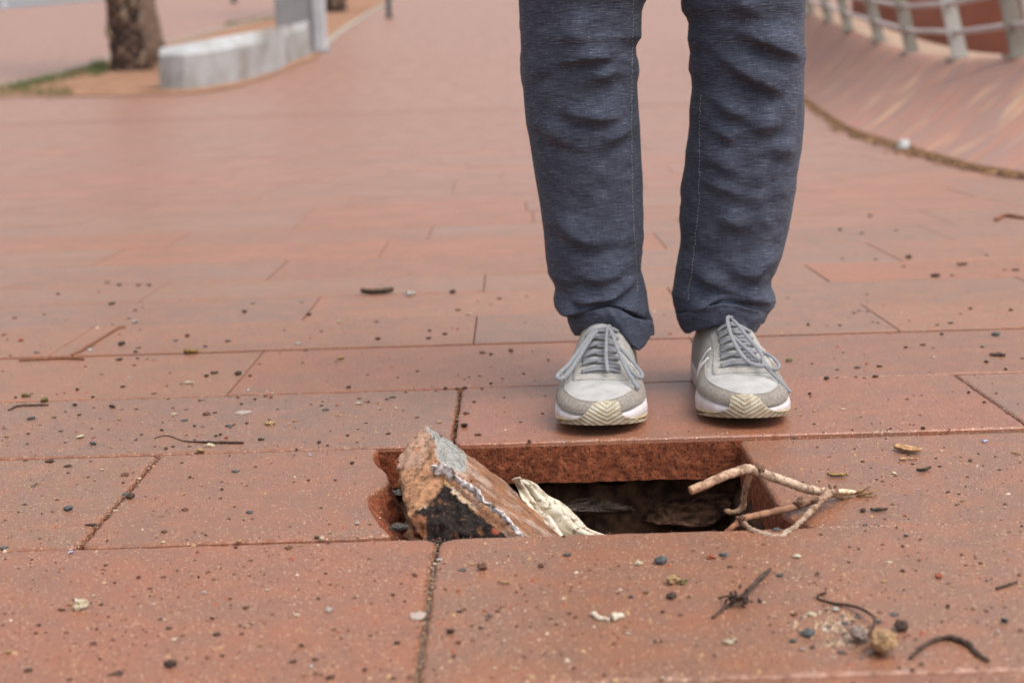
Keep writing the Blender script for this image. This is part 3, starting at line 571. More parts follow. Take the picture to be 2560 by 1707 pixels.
for key, L_ in cells.items():
    L_.sort(key=lambda e: e[1]); b, sl, cell = key
    for k, e in enumerate(L_):
        o_ = '' if len(L_) == 1 else (OW[k] if k < len(OW) - 1 and k < len(L_) - 1 else 'rightmost') + ' '
        if sl.startswith('blurred'): sl = 'far paving'
        if len(L_) > 12 and k >= 11: o_ = ('rightmost ' if k == len(L_) - 1 else ['', 'second from right ', 'third from right ', 'fourth from right ', 'fifth from right ', 'sixth from right ', 'seventh from right ', 'eighth from right ', 'ninth from right ', 'tenth from right '][min(9, len(L_) - 1 - k)])
        e[0]['label'] = o_ + b + ' at the ' + cell + ' of the ' + sl; assert len(e[0]['label'].split()) <= 16 or not print(e[0]['label'])
# pieces with a look of their own
drop(1740 + 105 / 2.868, 1380 + 45 / 2.868, 66 / 2.868, 'red', 'brick_chip', 'reddish stone just in front of the hole near its right end', 'brick chip')
drop(1740 + 1740 / 2.868, 1380 + 182 / 2.868, 64 / 2.868, 'red', 'brick_chip', 'bright orange red clay chip near the right edge of the foreground', 'brick chip')
drop(1740 + 800 / 2.868, 1380 + 600 / 2.868, 108 / 2.868, 'grey', 'pebble', 'larger greenish grey pebble of the pair left of the twig loop', 'pebble', flat=1.1)
drop(1740 + 702 / 2.868, 1380 + 640 / 2.868, 66 / 2.868, 'grey', 'pebble', 'smaller round blue grey pebble of the pair left of the twig loop', 'pebble', flat=1.7)
drop(1740 + 2215 / 2.868, 1380 + 505 / 2.868, 58 / 2.868, 'grey', 'pebble', 'dark grey pebble above the white flake at the right foreground', 'pebble', flat=1.4)
drop(1740 + 1470 / 2.868, 1380 + 560 / 2.868, 112 / 2.868, 'dark', 'clod', 'dark brown crumbly clod up and right of the yellow stone', 'clod', flat=1.4)
drop(1740 + 722 / 2.868, 1380 + 35 / 2.868, 72 / 2.868, 'cream', 'pale_chip', 'bright cream chip just in front of the right end of the hole', 'chip', flat=1.4)
drop(1740 + 225 / 2.868, 1380 + 655 / 2.868, 105 / 2.868, 'cream', 'seed_husk', 'elongated cream husk lying below the straight dark twig', 'seed husk', rz=-.35, deep=.45)
drop(1740 + 830 / 2.868, 1380 + 455 / 2.868, 88 / 2.868, 'cream', 'seed_husk', 'flat cream husk left of the hooked twig', 'seed husk', deep=.5)
drop(1740 + 2165 / 2.868, 1380 + 575 / 2.868, 54 / 2.868, 'white', 'pale_chip', 'small upright white flake at the far right foreground', 'chip', rz=.9, deep=.4)
drop(880 + 1875 / 2.613, 1380 + 82 / 2.613, 64 / 2.613, 'cream', 'pale_chip', 'rounded cream stone beside a dark pebble in front of the hole', 'stone', flat=1.6)
drop(880 + 2090 / 2.613, 1380 + 205 / 2.613, 105 / 2.613, 'tan', 'bark_chip', 'knobbly tan and dark bark crumb in front of the hole', 'bark', flat=1.3)
drop(880 + 2165 / 2.613, 1380 + 210 / 2.613, 70 / 2.613, 'olive', 'bark_chip', 'olive sliver touching the knobbly bark crumb', 'bark', deep=.4)
drop(525 / 2.613, 1380 + 372 / 2.613, 118 / 2.613, 'cream', 'seed_husk', 'large oval cream husk in the left foreground', 'seed husk', rz=.2, deep=.6, flat=1.1)
drop(408 / 2.613, 1380 + 380 / 2.613, 70 / 2.613, 'dark', 'bark_chip', 'dark bark sliver beside the large oval cream husk', 'bark', deep=.4)
drop(1112 / 2.613, 1380 + 748 / 2.613, 98 / 2.613, 'dark', 'bark_chip', 'black bark piece near the bottom left foreground', 'bark', rz=-.2, deep=.5)
drop(1370 / 2.613, 1080 + 95 / 2.613, 78 / 2.613, 'cream', 'seed_husk', 'cream husk under the straight dark stick left of the hole', 'seed husk', deep=.4, rz=.1)
drop(595 / 2.613, 1080 + 612 / 2.613, 108 / 2.613, 'dark', 'bark_chip', 'slim dark bark piece lying over the oblique left joint', 'bark', rz=-.15, deep=.25)
drop(215 / 2.94 + 600, 640 + 1242 / 2.94, 78 / 2.94, 'tan', 'bark_chip', 'flat orange tan bark flake behind and left of the hole', 'bark', deep=.5)
drop(1900 + 1545 / 2.614, 500 + 1018 / 2.614, 110 / 2.614, 'dark', 'bark_chip', 'long dark bark piece on the paving at the right edge', 'bark', deep=.5)
drop(375 / 3.36, 700 + 1022 / 3.36, 70 / 3.36, 'olive', 'dry_bud', 'olive and black dried bud just above the bent twig at the left edge', 'bud')
drop(1500 + 1360 / 3.095, 1020 + 945 / 3.095, 80 / 3.095, 'grey', 'pebble', 'round grey pebble inside the loop of the forked branch', 'pebble', flat=1.5)
def stone_special(seed, px, py, wpx, c1, c2, label, flat, fine=.2, sc=4):
    me = rock_mesh('stone', seed, 4, flat, .45, simple('stone_%d' % seed, c1, c2, sc, .85, .3, .8, .08), fine); p = at_z(px, py, 0)
    o = bpy.data.objects.new('stone', me); COL.objects.link(o); k = wpx / F * p.y * 1.03; o.location = (p.x, p.y, -.001); o.scale = (k, k, k); tag(o, label, 'stone')
stone_special(61, 1740 + 1320 / 2.868, 1380 + 725 / 2.868, 80, (.50, .26, .11), (.80, .54, .32), 'knobbly yellow ochre stone at the lower right', .75)
stone_special(64, 1740 + 1165 / 2.868, 1380 + 640 / 2.868, 48, (.25, .17, .14), (.66, .52, .46), 'pinkish mottled pebble touching the yellow stone', .9, .12, 7)

# curled bark and leaves
def curl(name, px, py, wpx, rz, label, cat, c1, c2, ww=.5, curlh=.4, seed=0):
    p = at_g(px, py); z = top_z(p.x, p.y); p.z = z; L_ = wpx / F * p.y; V = []; n = 26; k = 9
    for i in range(n):
        t = i / (n - 1); wd = L_ * ww * (math.sin(math.pi * min(1, .08 + t * .9)) ** .6) * .5 * (1 + .3 * N((t * 6, seed, 0)))
        for j in range(k):
            u = j / (k - 1) * 2 - 1
            x = (t - .5) * L_; y = u * wd + L_ * .06 * math.sin(t * 5 + seed); zz = .0006 + L_ * curlh * (u * u * .35 + .35 * max(0, 2 * abs(t - .5) - .4) ** 2) + L_ * .05 * abs(N((t * 5, u * 2, seed)))
            V.append((p.x + x * math.cos(rz) - y * math.sin(rz), p.y + x * math.sin(rz) + y * math.cos(rz), z + zz))
    o = mesh_obj(name, V, grid_faces(k, n), simple('curl_%s_%d' % (name, seed), c1, c2, 180, .85, .25, .7, .001)); md = o.modifiers.new('s', 'SOLIDIFY'); md.thickness = .0012
    tag(o, label, cat); return o
BT = ((.26, .14, .07), (.58, .36, .19)); BD = ((.025, .02, .016), (.10, .075, .05)); BO = ((.12, .075, .03), (.40, .26, .10))
curl('bark_piece', 2000 + 1130 / 4.2, 1050 + 320 / 4.2, 74, -.55, 'curled light tan bark piece at the upper right of the slab beside the branch', 'bark', *BT, seed=1)
curl('bark_piece', 2000 + 390 / 4.2, 1050 + 575 / 4.2, 51, -.1, 'short golden brown bark roll above the frayed branch end', 'bark', *BO, ww=.3, curlh=.4, seed=2)
curl('bark_piece', 2000 + 1305 / 4.2, 1050 + 528 / 4.2, 48, .4, 'thin blackish bark piece right of the golden bark roll', 'bark', *BD, ww=.25, seed=3)
curl('bark_piece', 2000 + 830 / 4.2, 1050 + 962 / 4.2, 44, -.1, 'dark edged bark sliver below the frayed branch end', 'bark', *BD, ww=.35, seed=4)
curl('bark_piece', 2000 + 1085 / 4.2, 1050 + 405 / 4.2, 22, .1, 'small brown bark crumb below the curled tan bark', 'bark', *BT, ww=.6, curlh=.5, seed=5)
curl('bark_piece', 2000 + 1185 / 4.2, 1050 + 414 / 4.2, 22, -.2, 'thin tan bark flake below the curled tan bark', 'bark', *BT, ww=.25, seed=6)
curl('bark_piece', 2000 + 2270 / 4.2, 1050 + 345 / 4.2, 24, -.6, 'slim reddish brown bark flake near the right edge', 'bark', *BT, ww=.25, seed=7)
curl('dry_leaf', 600 + 1010 / 2.94, 640 + 282 / 2.94, 84, .12, 'dark blurred dry leaf on the paving left of the trouser cuffs', 'leaf', (.04, .028, .02), (.14, .09, .06), ww=.42, curlh=.3, seed=8)
curl('dry_leaf', 1605 / 3.36, 700 + 630 / 3.36, 42, -.3, 'curled tan leaf scrap on the long joint left of the shoes', 'leaf', *BO, ww=.5, curlh=.6, seed=9)
curl('bark_piece', 880 + 990 / 2.613, 1380 + 205 / 2.613, 34, -.5, 'narrow brown bark sliver right of the near joint', 'bark', *BT, ww=.22, seed=10)
curl('dry_leaf', 2405, 665, 28, .1, 'small brown leaf scrap on the blurred paving far right', 'leaf', (.10, .06, .04), (.22, .12, .08), ww=.5, seed=11)
# bone-like white twig in two pieces, and the dark twigs
MAT_TW = simple('dark_twig', (.03, .018, .014), (.09, .055, .04), 300, .8, .3, .6, .0006); MAT_TB = simple('brown_twig', (.14, .06, .035), (.26, .12, .07), 200, .85, .3, .5, .001)
MAT_WT = simple('white_twig', (.38, .30, .22), (.60, .53, .43), 150, .8, .3, .5, .001)
def twig(name, pts, r, mat, label, cat='twig', s=1, ox=0, oy=0, lift=None):
    mb = MB(); P = []
    for i, e in enumerate(pts):
        p = at_g(ox + e[0] / s, oy + e[1] / s); z = top_z(p.x, p.y); h = (lift[i] if lift else 0)
        if p.y < 12: p = at_z(ox + e[0] / s, oy + e[1] / s, z + h)
        P.append(p + Vector((0, 0, (r if not isinstance(r, list) else r[i]) * .8)))
    tube(mb, P, r, 9, max(30, 14 * len(P)), .6, len(pts)); return tag(mb.build(name, mat), label, cat)
twig('twig', [(120, 478), (180, 430), (270, 362), (330, 335), (380, 285), (450, 205), (530, 128)], [.0012, .0013, .0015, .0022, .0014, .0018, .0012], MAT_TW, 'straight dark twig with a tangled knot in its middle, in front of the branch', s=2.868, ox=1740, oy=1380, lift=[0, 0, .001, .003, .003, .004, .002])
twig('twig', [(935, 300), (885, 312), (880, 340), (980, 372), (1100, 388), (1200, 420), (1275, 478), (1268, 560), (1240, 610)], [.0011] * 9, MAT_TW, 'thin hooked dark twig curving above the pinkish pebble', s=2.868, ox=1740, oy=1380, lift=[.002, 0, 0, 0, .002, .004, .006, .004, 0])
twig('twig', [(1535, 770), (1600, 705), (1700, 648), (1820, 630), (1950, 678), (2030, 750), (2095, 788)], [.0012, .0014, .0016, .0022, .0020, .0018, .0014], MAT_TW, 'dark twig bent into an arch at the bottom right corner', s=2.868, ox=1740, oy=1380)
twig('twig', [(2155, 270), (2300, 220)], [.0012, .0010], MAT_TW, 'short straight grey brown stick near the right edge of the foreground', s=2.868, ox=1740, oy=1380)
twig('twig', [(1010, 42), (1070, 26), (1120, 32), (1190, 58), (1280, 68), (1430, 74), (1590, 76)], [.0005, .0006, .0006, .0006, .0011, .0016, .0016], MAT_TW, 'straight dark stick with a thin curved tail behind the broken slab', s=2.613, oy=1080)
twig('twig', [(70, 1098), (110, 1080), (160, 1063), (280, 1057), (405, 1055)], [.001, .0013, .0014, .0013, .0012], MAT_TW, 'bent dark twig at the left edge of the picture', s=3.36, oy=700)
twig('twig', [(560, 660), (700, 590), (860, 490), (1000, 408), (1060, 400)], [.0022, .0022, .002, .002, .0014], MAT_TB, 'slanting brown twig at the left whose foot meets the long joint', s=3.36, oy=700)
twig('twig', [(160, 682), (350, 672), (540, 665), (640, 668), (705, 674)], [.0016, .002, .0024, .0024, .002], MAT_TB, 'brown twig lying in the long joint at the left', s=3.36, oy=700)
twig('twig', [(1540, 140), (1600, 112), (1725, 125), (1850, 130)], [.005, .005, .004, .003], MAT_TB, 'blurred brown twig on the paving near the right edge', s=2.614, ox=1900, oy=500)
twig('twig', [(1570, 415), (1610, 440), (1680, 452)], [.0022, .0019, .0015], MAT_WT, 'curved whitish twig in front of the hole, left piece of the pair', s=2.613, ox=880, oy=1380)
twig('twig', [(1700, 448), (1765, 432)], [.003, .0024], MAT_WT, 'stubby whitish twig in front of the hole, right piece of the pair', s=2.613, ox=880, oy=1380)
# fuzzy tangle on the dark twig
mb = MB(); rr = random.Random(2); c0 = at_z(1740 + 335 / 2.868, 1380 + 350 / 2.868, .004)
for k in range(26):
    a = c0 + Vector((rr.gauss(0, .005), rr.gauss(0, .003), abs(rr.gauss(0, .003)))); b = a + Vector((rr.gauss(0, .004), rr.gauss(0, .003), rr.gauss(0, .002)))
    a.z = max(a.z, .001); b.z = max(b.z, .001); tube(mb, [a, (a + b) / 2 + Vector((0, 0, .002)), b], .0009, 5, 7)
tag(mb.build('fibre_tangle', MAT_TW), 'dark tangle of fibres caught on the straight twig', 'fibres')

# sand and grit nobody could count
rg = random.Random(11); mb = MB(); GC = [(.05, .032, .026)] * 3 + [(.12, .06, .04)] * 7 + [(.38, .24, .13)] * 4 + [(.50, .40, .31)] * 1 + [(.30, .09, .05)] * 2
def grain(x, y, s, c, z=None):
    z = top_z(x, y) if z is None else z; r = [Vector((math.cos(q) * s * rg.uniform(.6, 1.2), math.sin(q) * s * rg.uniform(.5, 1.1), 0)) for q in (0.3, 1.6, 2.8, 4.0, 5.2)]
    vs = [(x + v.x, y + v.y, z) for v in r] + [(x + rg.uniform(-.2, .2) * s, y, z + s * rg.uniform(.5, 1.1))]
    mb.add(vs, [(i, (i + 1) % 5, 5) for i in range(5)], c)
for _ in range(13000):
    px = rg.uniform(-60, 2620); py = 560 + 1160 * rg.random() ** .7
    if inpoly(px, py, [(925, 1105), (1865, 1108), (2005, 1338), (975, 1342)]) or (1390 < px < 1970 and 850 < py < 1078): continue
    if 760 < py and fbm((px * .004, py * .006, 3), 1, 2) < -.25 and rg.random() < .7: continue
    p = at_z(px, py); s = (rg.paretovariate(2.6) * .00045) ; s = min(s, .0026)
    if py < 900: s *= 1.3
    grain(p.x, p.y, s, rg.choice(GC))
for _ in range(900):                                    # sandy cluster round the two stones
    px = rg.gauss(2085, 48); py = rg.gauss(1572, 24) + (px - 2085) * .1; p = at_z(px, py)
    if fbm((px * .03, py * .04, 1), 1, 2) < -.1: continue
    grain(p.x, p.y, rg.uniform(.0004, .0017), rg.choice([(.45, .33, .20), (.55, .45, .35), (.20, .13, .10), (.10, .09, .10), (.36, .22, .12)]))
for _ in range(3000):                                  # sand along the joints
    t = rg.random()
    if t < .45: i = rg.choice((3, 4, 4, 5, 5, 6, 6, 7)); x = rg.uniform(-.7, .9); y = YB[i] + rg.gauss(0, .0035) - .002
    elif t < .62: x = X0[2] + rg.gauss(-.001, .0022); y = rg.uniform(YB[2], YB[3])
    elif t < .72: x = X0[4] + rg.gauss(0, .0022); y = rg.uniform(YB[4], YB[5])
    elif t < .86: x = HX1 - PW + rg.gauss(.001, .0022); y = rg.uniform(YB[3], YB[4])
    elif t < .93: x = rg.uniform(HX1, HX1 + .3); y = YB[4] - abs(rg.gauss(0, .006))
    else: x = X0[4] + PW + rg.gauss(0, .003); y = rg.uniform(YB[4], YB[5])
    if HX0 - .02 < x < HX1 and HY0 - .001 < y < HY1 + .002: continue
    grain(x, y, rg.uniform(.0003, .0010), rg.choice(GC + [(.20, .15, .12)] * 8))
m = M('grit', .85, .3); m.col(m.attr()); o = mb.build('grit', m.m, smooth=False); struct(o, 'stuff'); o['label'] = 'fine sand and grit scattered over the terracotta paving'
# thin mortar smears on the slabs
def smear(px, py, w_, h_, seed, label):
    c = at_z(px, py, .0); V = [(c.x, c.y, top_z(c.x, c.y) + .0012)]; n = 40; a = w_ / F * c.y / 2; b = h_ / F * c.y / 2 / (H / c.y)
    for k in range(n):
        q = 2 * math.pi * k / n; r = 1 + .45 * fbm((math.cos(q) * 1.5, math.sin(q) * 1.5, seed), 1, 4)
        V.append((c.x + a * r * math.cos(q), c.y + b * r * math.sin(q), top_z(c.x, c.y) + .0004))
    mt = M('mortar_smear', .9, .2); mt.col((.36, .29, .25)); mt.bump(mt.noise(300), .8, .001)
    tag(mesh_obj('mortar_smear', V, [(0, i + 1, (i + 1) % n + 1) for i in range(n)], mt.m), label, 'mortar')
smear(1045, 1537, 44, 20, 3, 'grey mortar smear beside the near joint')
smear(607, 1032, 46, 9, 5, 'pale grey mortar smear far left behind the hole')

# ------------------------------------------------------------------ person: trousers
za = lambda L: [(1280 + x / 2.94, y / 2.94) for y, x in L]
zb = lambda L: [(1280 + x / 2.94, 440 + y / 2.94) for y, x in L]
LL = za([(0, 48), (200, 60), (400, 66), (560, 75), (760, 90), (900, 103), (1000, 125), (1100, 140), (1200, 155)]) + zb([(0, 170), (200, 205), (400, 232), (600, 248), (720, 270), (780, 305), (820, 318), (900, 303), (950, 312), (1000, 350), (1030, 415), (1060, 430)])
LR = za([(0, 998), (50, 970), (100, 955), (200, 952), (290, 953), (330, 925), (360, 912), (420, 915), (460, 930), (540, 938), (620, 922), (700, 924), (800, 930), (950, 942), (1100, 948), (1250, 955)]) + zb([(0, 960), (200, 963), (300, 968), (380, 966), (460, 972), (520, 962), (650, 950), (700, 948), (750, 965), (850, 990), (950, 1003), (1000, 1010), (1060, 1005)])
RL = za([(0, 1248), (60, 1255), (120, 1290), (160, 1305), (200, 1300), (280, 1295), (340, 1310), (380, 1320), (440, 1312), (500, 1312), (560, 1325), (630, 1335), (700, 1320), (800, 1308), (900, 1308), (1000, 1298), (1100, 1280), (1200, 1275)]) + zb([(0, 1265), (100, 1255), (200, 1250), (300, 1240), (400, 1242), (520, 1246), (600, 1228), (700, 1208), (760, 1200), (820, 1185), (860, 1178), (940, 1190), (1000, 1210), (1060, 1225)])
RR = za([(0, 2155), (100, 2150), (200, 2145), (340, 2140), (380, 2152), (440, 2155), (500, 2145), (700, 2140), (850, 2145), (950, 2140), (1100, 2125), (1250, 2100)]) + zb([(0, 2090), (100, 2085), (200, 2065), (300, 2050), (400, 2030), (500, 2005), (600, 1980), (700, 1940), (760, 1905), (820, 1905), (880, 1930), (920, 1935), (960, 1925), (1000, 1885), (1060, 1860)])
fa = lambda *p: [(1280 + x / 2.94, y / 2.94) for x, y in p]
fb = lambda *p: [(1280 + x / 2.94, 440 + y / 2.94) for x, y in p]
FOLDS = [  # polyline, amplitude, width above, width below
 (fa((120, 560), (300, 480), (450, 435), (640, 405), (800, 420)), .0085, 46, 15), (fa((400, 700), (560, 610), (700, 545), (800, 480)), .0055, 34, 16),
 (fa((180, 690), (330, 780), (500, 850), (700, 860), (860, 800)), .0055, 34, 16), (fa((170, 880), (330, 1020), (560, 1075), (740, 1020), (880, 930)), .0065, 36, 16),
 (fa((430, 340), (470, 220), (640, 110), (840, 60)), .0045, 40, 34),
 (fb((210, 210), (360, 380), (540, 480), (740, 480), (880, 410)), .0060, 38, 18), (fb((260, 480), (420, 680), (600, 745), (760, 700), (890, 600)), .0070, 36, 17),
 (fb((290, 720), (400, 830), (540, 895), (700, 880), (850, 790), (900, 700)), .0085, 32, 12), (fb((320, 960), (400, 1000), (520, 990), (650, 945), (800, 955), (990, 1040)), .0095, 26, 9),
 (fa((1440, 170), (1650, 225), (1900, 320), (2150, 420)), .0085, 40, 16), (fa((1600, 0), (1800, 90), (1900, 180)), .0045, 36, 26),
 (fa((1360, 310), (1500, 390), (1650, 500), (1830, 600), (2030, 700)), .0085, 42, 15), (fa((1390, 680), (1500, 740), (1640, 830), (1760, 860)), .0055, 30, 16),
 (fa((1720, 940), (1870, 920), (1960, 860), (2060, 770)), .0060, 34, 20), (fa((1390, 870), (1480, 930), (1580, 1000), (1640, 1060)), .0055, 26, 14), (fa((1400, 1140), (1520, 1200), (1700, 1290), (1850, 1330)), .0045, 30, 18),
 (fb((1390, 10), (1520, 80), (1680, 150), (1830, 180)), .0045, 28, 16), (fb((1370, 430), (1500, 560), (1660, 700), (1780, 700), (1900, 610), (1980, 520)), .0070, 36, 17),
 (fb((1330, 690), (1470, 780), (1640, 835), (1780, 810), (1900, 730)), .0080, 30, 12), (fb((1280, 1000), (1420, 945), (1540, 890), (1700, 905), (1900, 930)), .0095, 24, 8),
 (fb((1620, 840), (1760, 870), (1900, 870)), .004, 20, 10), (fb((1500, 300), (1680, 360), (1900, 330)), .0045, 34, 18), (fa((1880, 1050), (1980, 1100), (2100, 1060)), .004, 30, 20),
 (fb((330, 860), (480, 910), (620, 920)), .004, 18, 10)]
FS = []
for P, A_, wu, wd in FOLDS:
    q = spline([Vector((x, y, 0)) for x, y in P], 30); FS.append((np.array([[v.x, v.y] for v in q]), A_ * 1.35, wu, wd))
def folds(px, py):
    s = np.zeros_like(px)
    for q, A_, wu, wd in FS:
        dx = px[:, None] - q[None, :, 0]; dy = py[:, None] - q[None, :, 1]; d2 = dx * dx + dy * dy; k = d2.argmin(1); d = np.sqrt(d2[np.arange(len(px)), k])
        below = dy[np.arange(len(px)), k] > 0; u = k / 29.; tp = np.clip(np.minimum(u, 1 - u) * 5, 0, 1) ** .7
        wgt = np.where(below, np.exp(-(d / wd) ** 2) * 1.0 - .28 * np.exp(-((d - wd * 1.6) / (wd * 1.0)) ** 2), np.exp(-(d / wu) ** 2))
        s += A_ * wgt * (.2 + .8 * tp) * (.75 + .5 * np.sin(u * 7 + A_ * 3000))
    return s
NA = 150
def leg(Ledge, Redge, seed, xhip):
    rows = []; lx = [p[0] for p in Ledge]; ly = [p[1] for p in Ledge]; rx = [p[0] for p in Redge]; ry = [p[1] for p in Redge]
    P = []; UV = []; v = 0
    pys = list(np.arange(ly[-1] + 2, -12, -2.6))
    last = None
    for py in pys:
        Yc = 1.730 - .012 * (1 - max(0, py) / 800)
        a = at_y(np.interp(py, ly, lx), py, Yc - .004); b = at_y(np.interp(py, ry, rx), py, Yc - .004); c = (a + b) / 2; hw = (b.x - a.x) / 2
        rows.append((c.x, Yc, c.z, hw, hw * (1.08 if py > 500 else 1.08 + .04 * (500 - py) / 500)))
    x0, Y0, z0, w0, d0 = rows[-1]
    for k in range(1, 22):                                # thigh up to the hip, above the picture
        t = k / 21; rows.append((x0 + (xhip - x0) * t ** 1.2, Y0 + .02 * t, z0 + (.86 - z0) * t, w0 + (.098 - w0) * t, d0 + (.118 - d0) * t))
    for r, (cx_, cy_, cz_, hw, hd) in enumerate(rows):
        if r: v += abs(cz_ - rows[r - 1][2])
        for j in range(NA):
            q = 2 * math.pi * j / NA; ca, sa = math.cos(q), math.sin(q); e = .92
            P.append((cx_ + hw * math.copysign(abs(ca) ** e, ca), cy_ + hd * math.copysign(abs(sa) ** e, sa), cz_)); UV.append((q * .075, v))
    return rows, P, UV
def displace(P, ctr):
    A_ = np.array(P); c = np.array(ctr)
    pp = np.array([proj(p) for p in P]); f = folds(pp[:, 0], pp[:, 1]); n = A_[:, :2] - c[:, :2]; n /= np.linalg.norm(n, axis=1)[:, None]
    fr = np.clip(-n[:, 1] * 1.6 - .1, 0, 1)
    out = []
    for i, p in enumerate(P):
        back = (1 - fr[i]) * (fbm((p[0] * .6, p[1] * .6, p[2] * 1.6), 14, 3) * .006 if n[i, 1] > .1 else 0)
        w_ = (f[i] - .002) * fr[i] + back + (fbm((p[0] * 1.0, p[1], p[2] * .45), 16, 4) * .0024 + fbm(p, 60, 3) * .0012) * fr[i]
        out.append((p[0] + n[i, 0] * w_ * .5, p[1] + n[i, 1] * w_, p[2] + (0 if fr[i] < .05 else -.35 * max(0, f[i] - .004) * fr[i])))
    return out
m = M('linen_denim', .92, .12)
uvx = m.coord((1, 1, 1), True)
s1 = m.noise(1, 3, .55, m.coord((45, 1300, 1), True)); s2 = m.noise(1, 2, .5, m.coord((1100, 60, 1), True)); s3 = m.noise(1, 2, .5, m.coord((1300, 1300, 1), True)); s4 = m.noise(1, 4, .6, m.coord((24, 60, 1), True))
s5 = m.noise(1, 2, .5, m.coord((150, 1500, 1), True))
c = m.ramp(s1, [(.32, (.038, .043, .068)), (.53, (.090, .102, .146)), (.74, (.23, .255, .32))])
c = m.mix(m.ramp(s2, [(.35, .35), (.6, 0.0)]), c, (.012, .014, .024)); c = m.mix(m.ramp(s3, [(.42, .45), (.56, 0.0)]), c, (.02, .022, .034))
c = m.mix(m.ramp(s4, [(.35, .30), (.6, 0.0)]), c, (.03, .034, .055)); c = m.mix(m.ramp(s5, [(.66, 0.0), (.74, .65)]), c, (.34, .36, .42))
m.col(c); m.bump(s3, .5, .0005); m.bump(s1, .35, .0004); m.b.inputs['Sheen Weight'].default_value = .06; m.b.inputs['Sheen Roughness'].default_value = .5; MAT_DENIM = m.m
rowsL, PL, UL = leg(LL, LR, 1, -.0); rowsR, PR, UR = leg(RL, RR, 2, .0)
midx = (rowsL[60][0] + rowsR[60][0]) / 2
for rows_, sgn in ((rowsL, -1), (rowsR, 1)): pass
rowsL, PL, UL = leg(LL, LR, 1, midx - .093); rowsR, PR, UR = leg(RL, RR, 2, midx + .093)
cL = [(r[0], r[1], r[2]) for r in rowsL for _ in range(NA)]; cR = [(r[0], r[1], r[2]) for r in rowsR for _ in range(NA)]
DL = displace(PL, cL); DR = displace(PR, cR)
verts = DL + DR; faces = grid_faces(NA, len(rowsL), True) + [tuple(i + len(DL) for i in f) for f in grid_faces(NA, len(rowsR), True)]
uvs = UL + UR
# waist: a short tube joining both thighs
base = len(verts); NB = 64
for k, (z, w_, d_) in enumerate(((.845, .190, .122), (.90, .186, .125), (.97, .172, .118), (1.03, .165, .112))):
    for j in range(NB):
        q = 2 * math.pi * j / NB; verts.append((midx + w_ * math.cos(q), 1.735 + d_ * math.sin(q), z)); uvs.append((q * .17, 1 + z))
faces += [tuple(i + base for i in f) for f in grid_faces(NB, 4, True)] + [tuple(base + 3 * NB + j for j in range(NB)), tuple(base + NB - 1 - j for j in range(NB))]
FXL = at_y(1300 + 680 / 3.178, 850, 1.72).x; FXR = at_y(1300 + 1640 / 3.178, 850, 1.72).x
# body: one continuous skinned figure, feet to waist
pts = [(midx, 1.74, .92), (midx, 1.735, 1.02)]
rad = [.11, .12]; ed = [(0, 1)]
for rows_, toe in ((rowsL, (FXL, -.004)), (rowsR, (FXR, .008))):
    b = rows_[5]; k = rows_[int(len(rows_) * .8)]; n0 = len(pts)
    pts += [(rows_[-1][0], 1.735, .84), (k[0], k[1], k[2]), ((b[0] + k[0]) / 2, 1.735, (b[2] + k[2]) / 2), (toe[0], 1.74, .10), (toe[0], 1.725, .055), (toe[0] + toe[1], 1.62, .030)]
    rad += [.075, .052, .045, .027, .024, .014]; ed += [(0, n0)] + [(n0 + i, n0 + i + 1) for i in range(5)]
me = bpy.data.meshes.new('person'); me.from_pydata(pts, ed, []); person = bpy.data.objects.new('person', me); COL.objects.link(person)
mt = M('skin', .6, .4); mt.col(mt.ramp(mt.noise(60), [(.3, (.42, .24, .17)), (.7, (.52, .31, .22))])); me.materials.append(mt.m)
sk = person.modifiers.new('skin', 'SKIN'); ss = person.modifiers.new('sub', 'SUBSURF'); ss.levels = ss.render_levels = 2
for i, r in enumerate(rad): me.skin_vertices[0].data[i].radius = (r, r)
me.skin_vertices[0].data[0].use_root = True
tag(person, 'person standing at the edge of the hole in dark blue trousers and grey sneakers', 'person')
trousers = mesh_obj('trousers', verts, faces, MAT_DENIM, person, uvs=uvs)

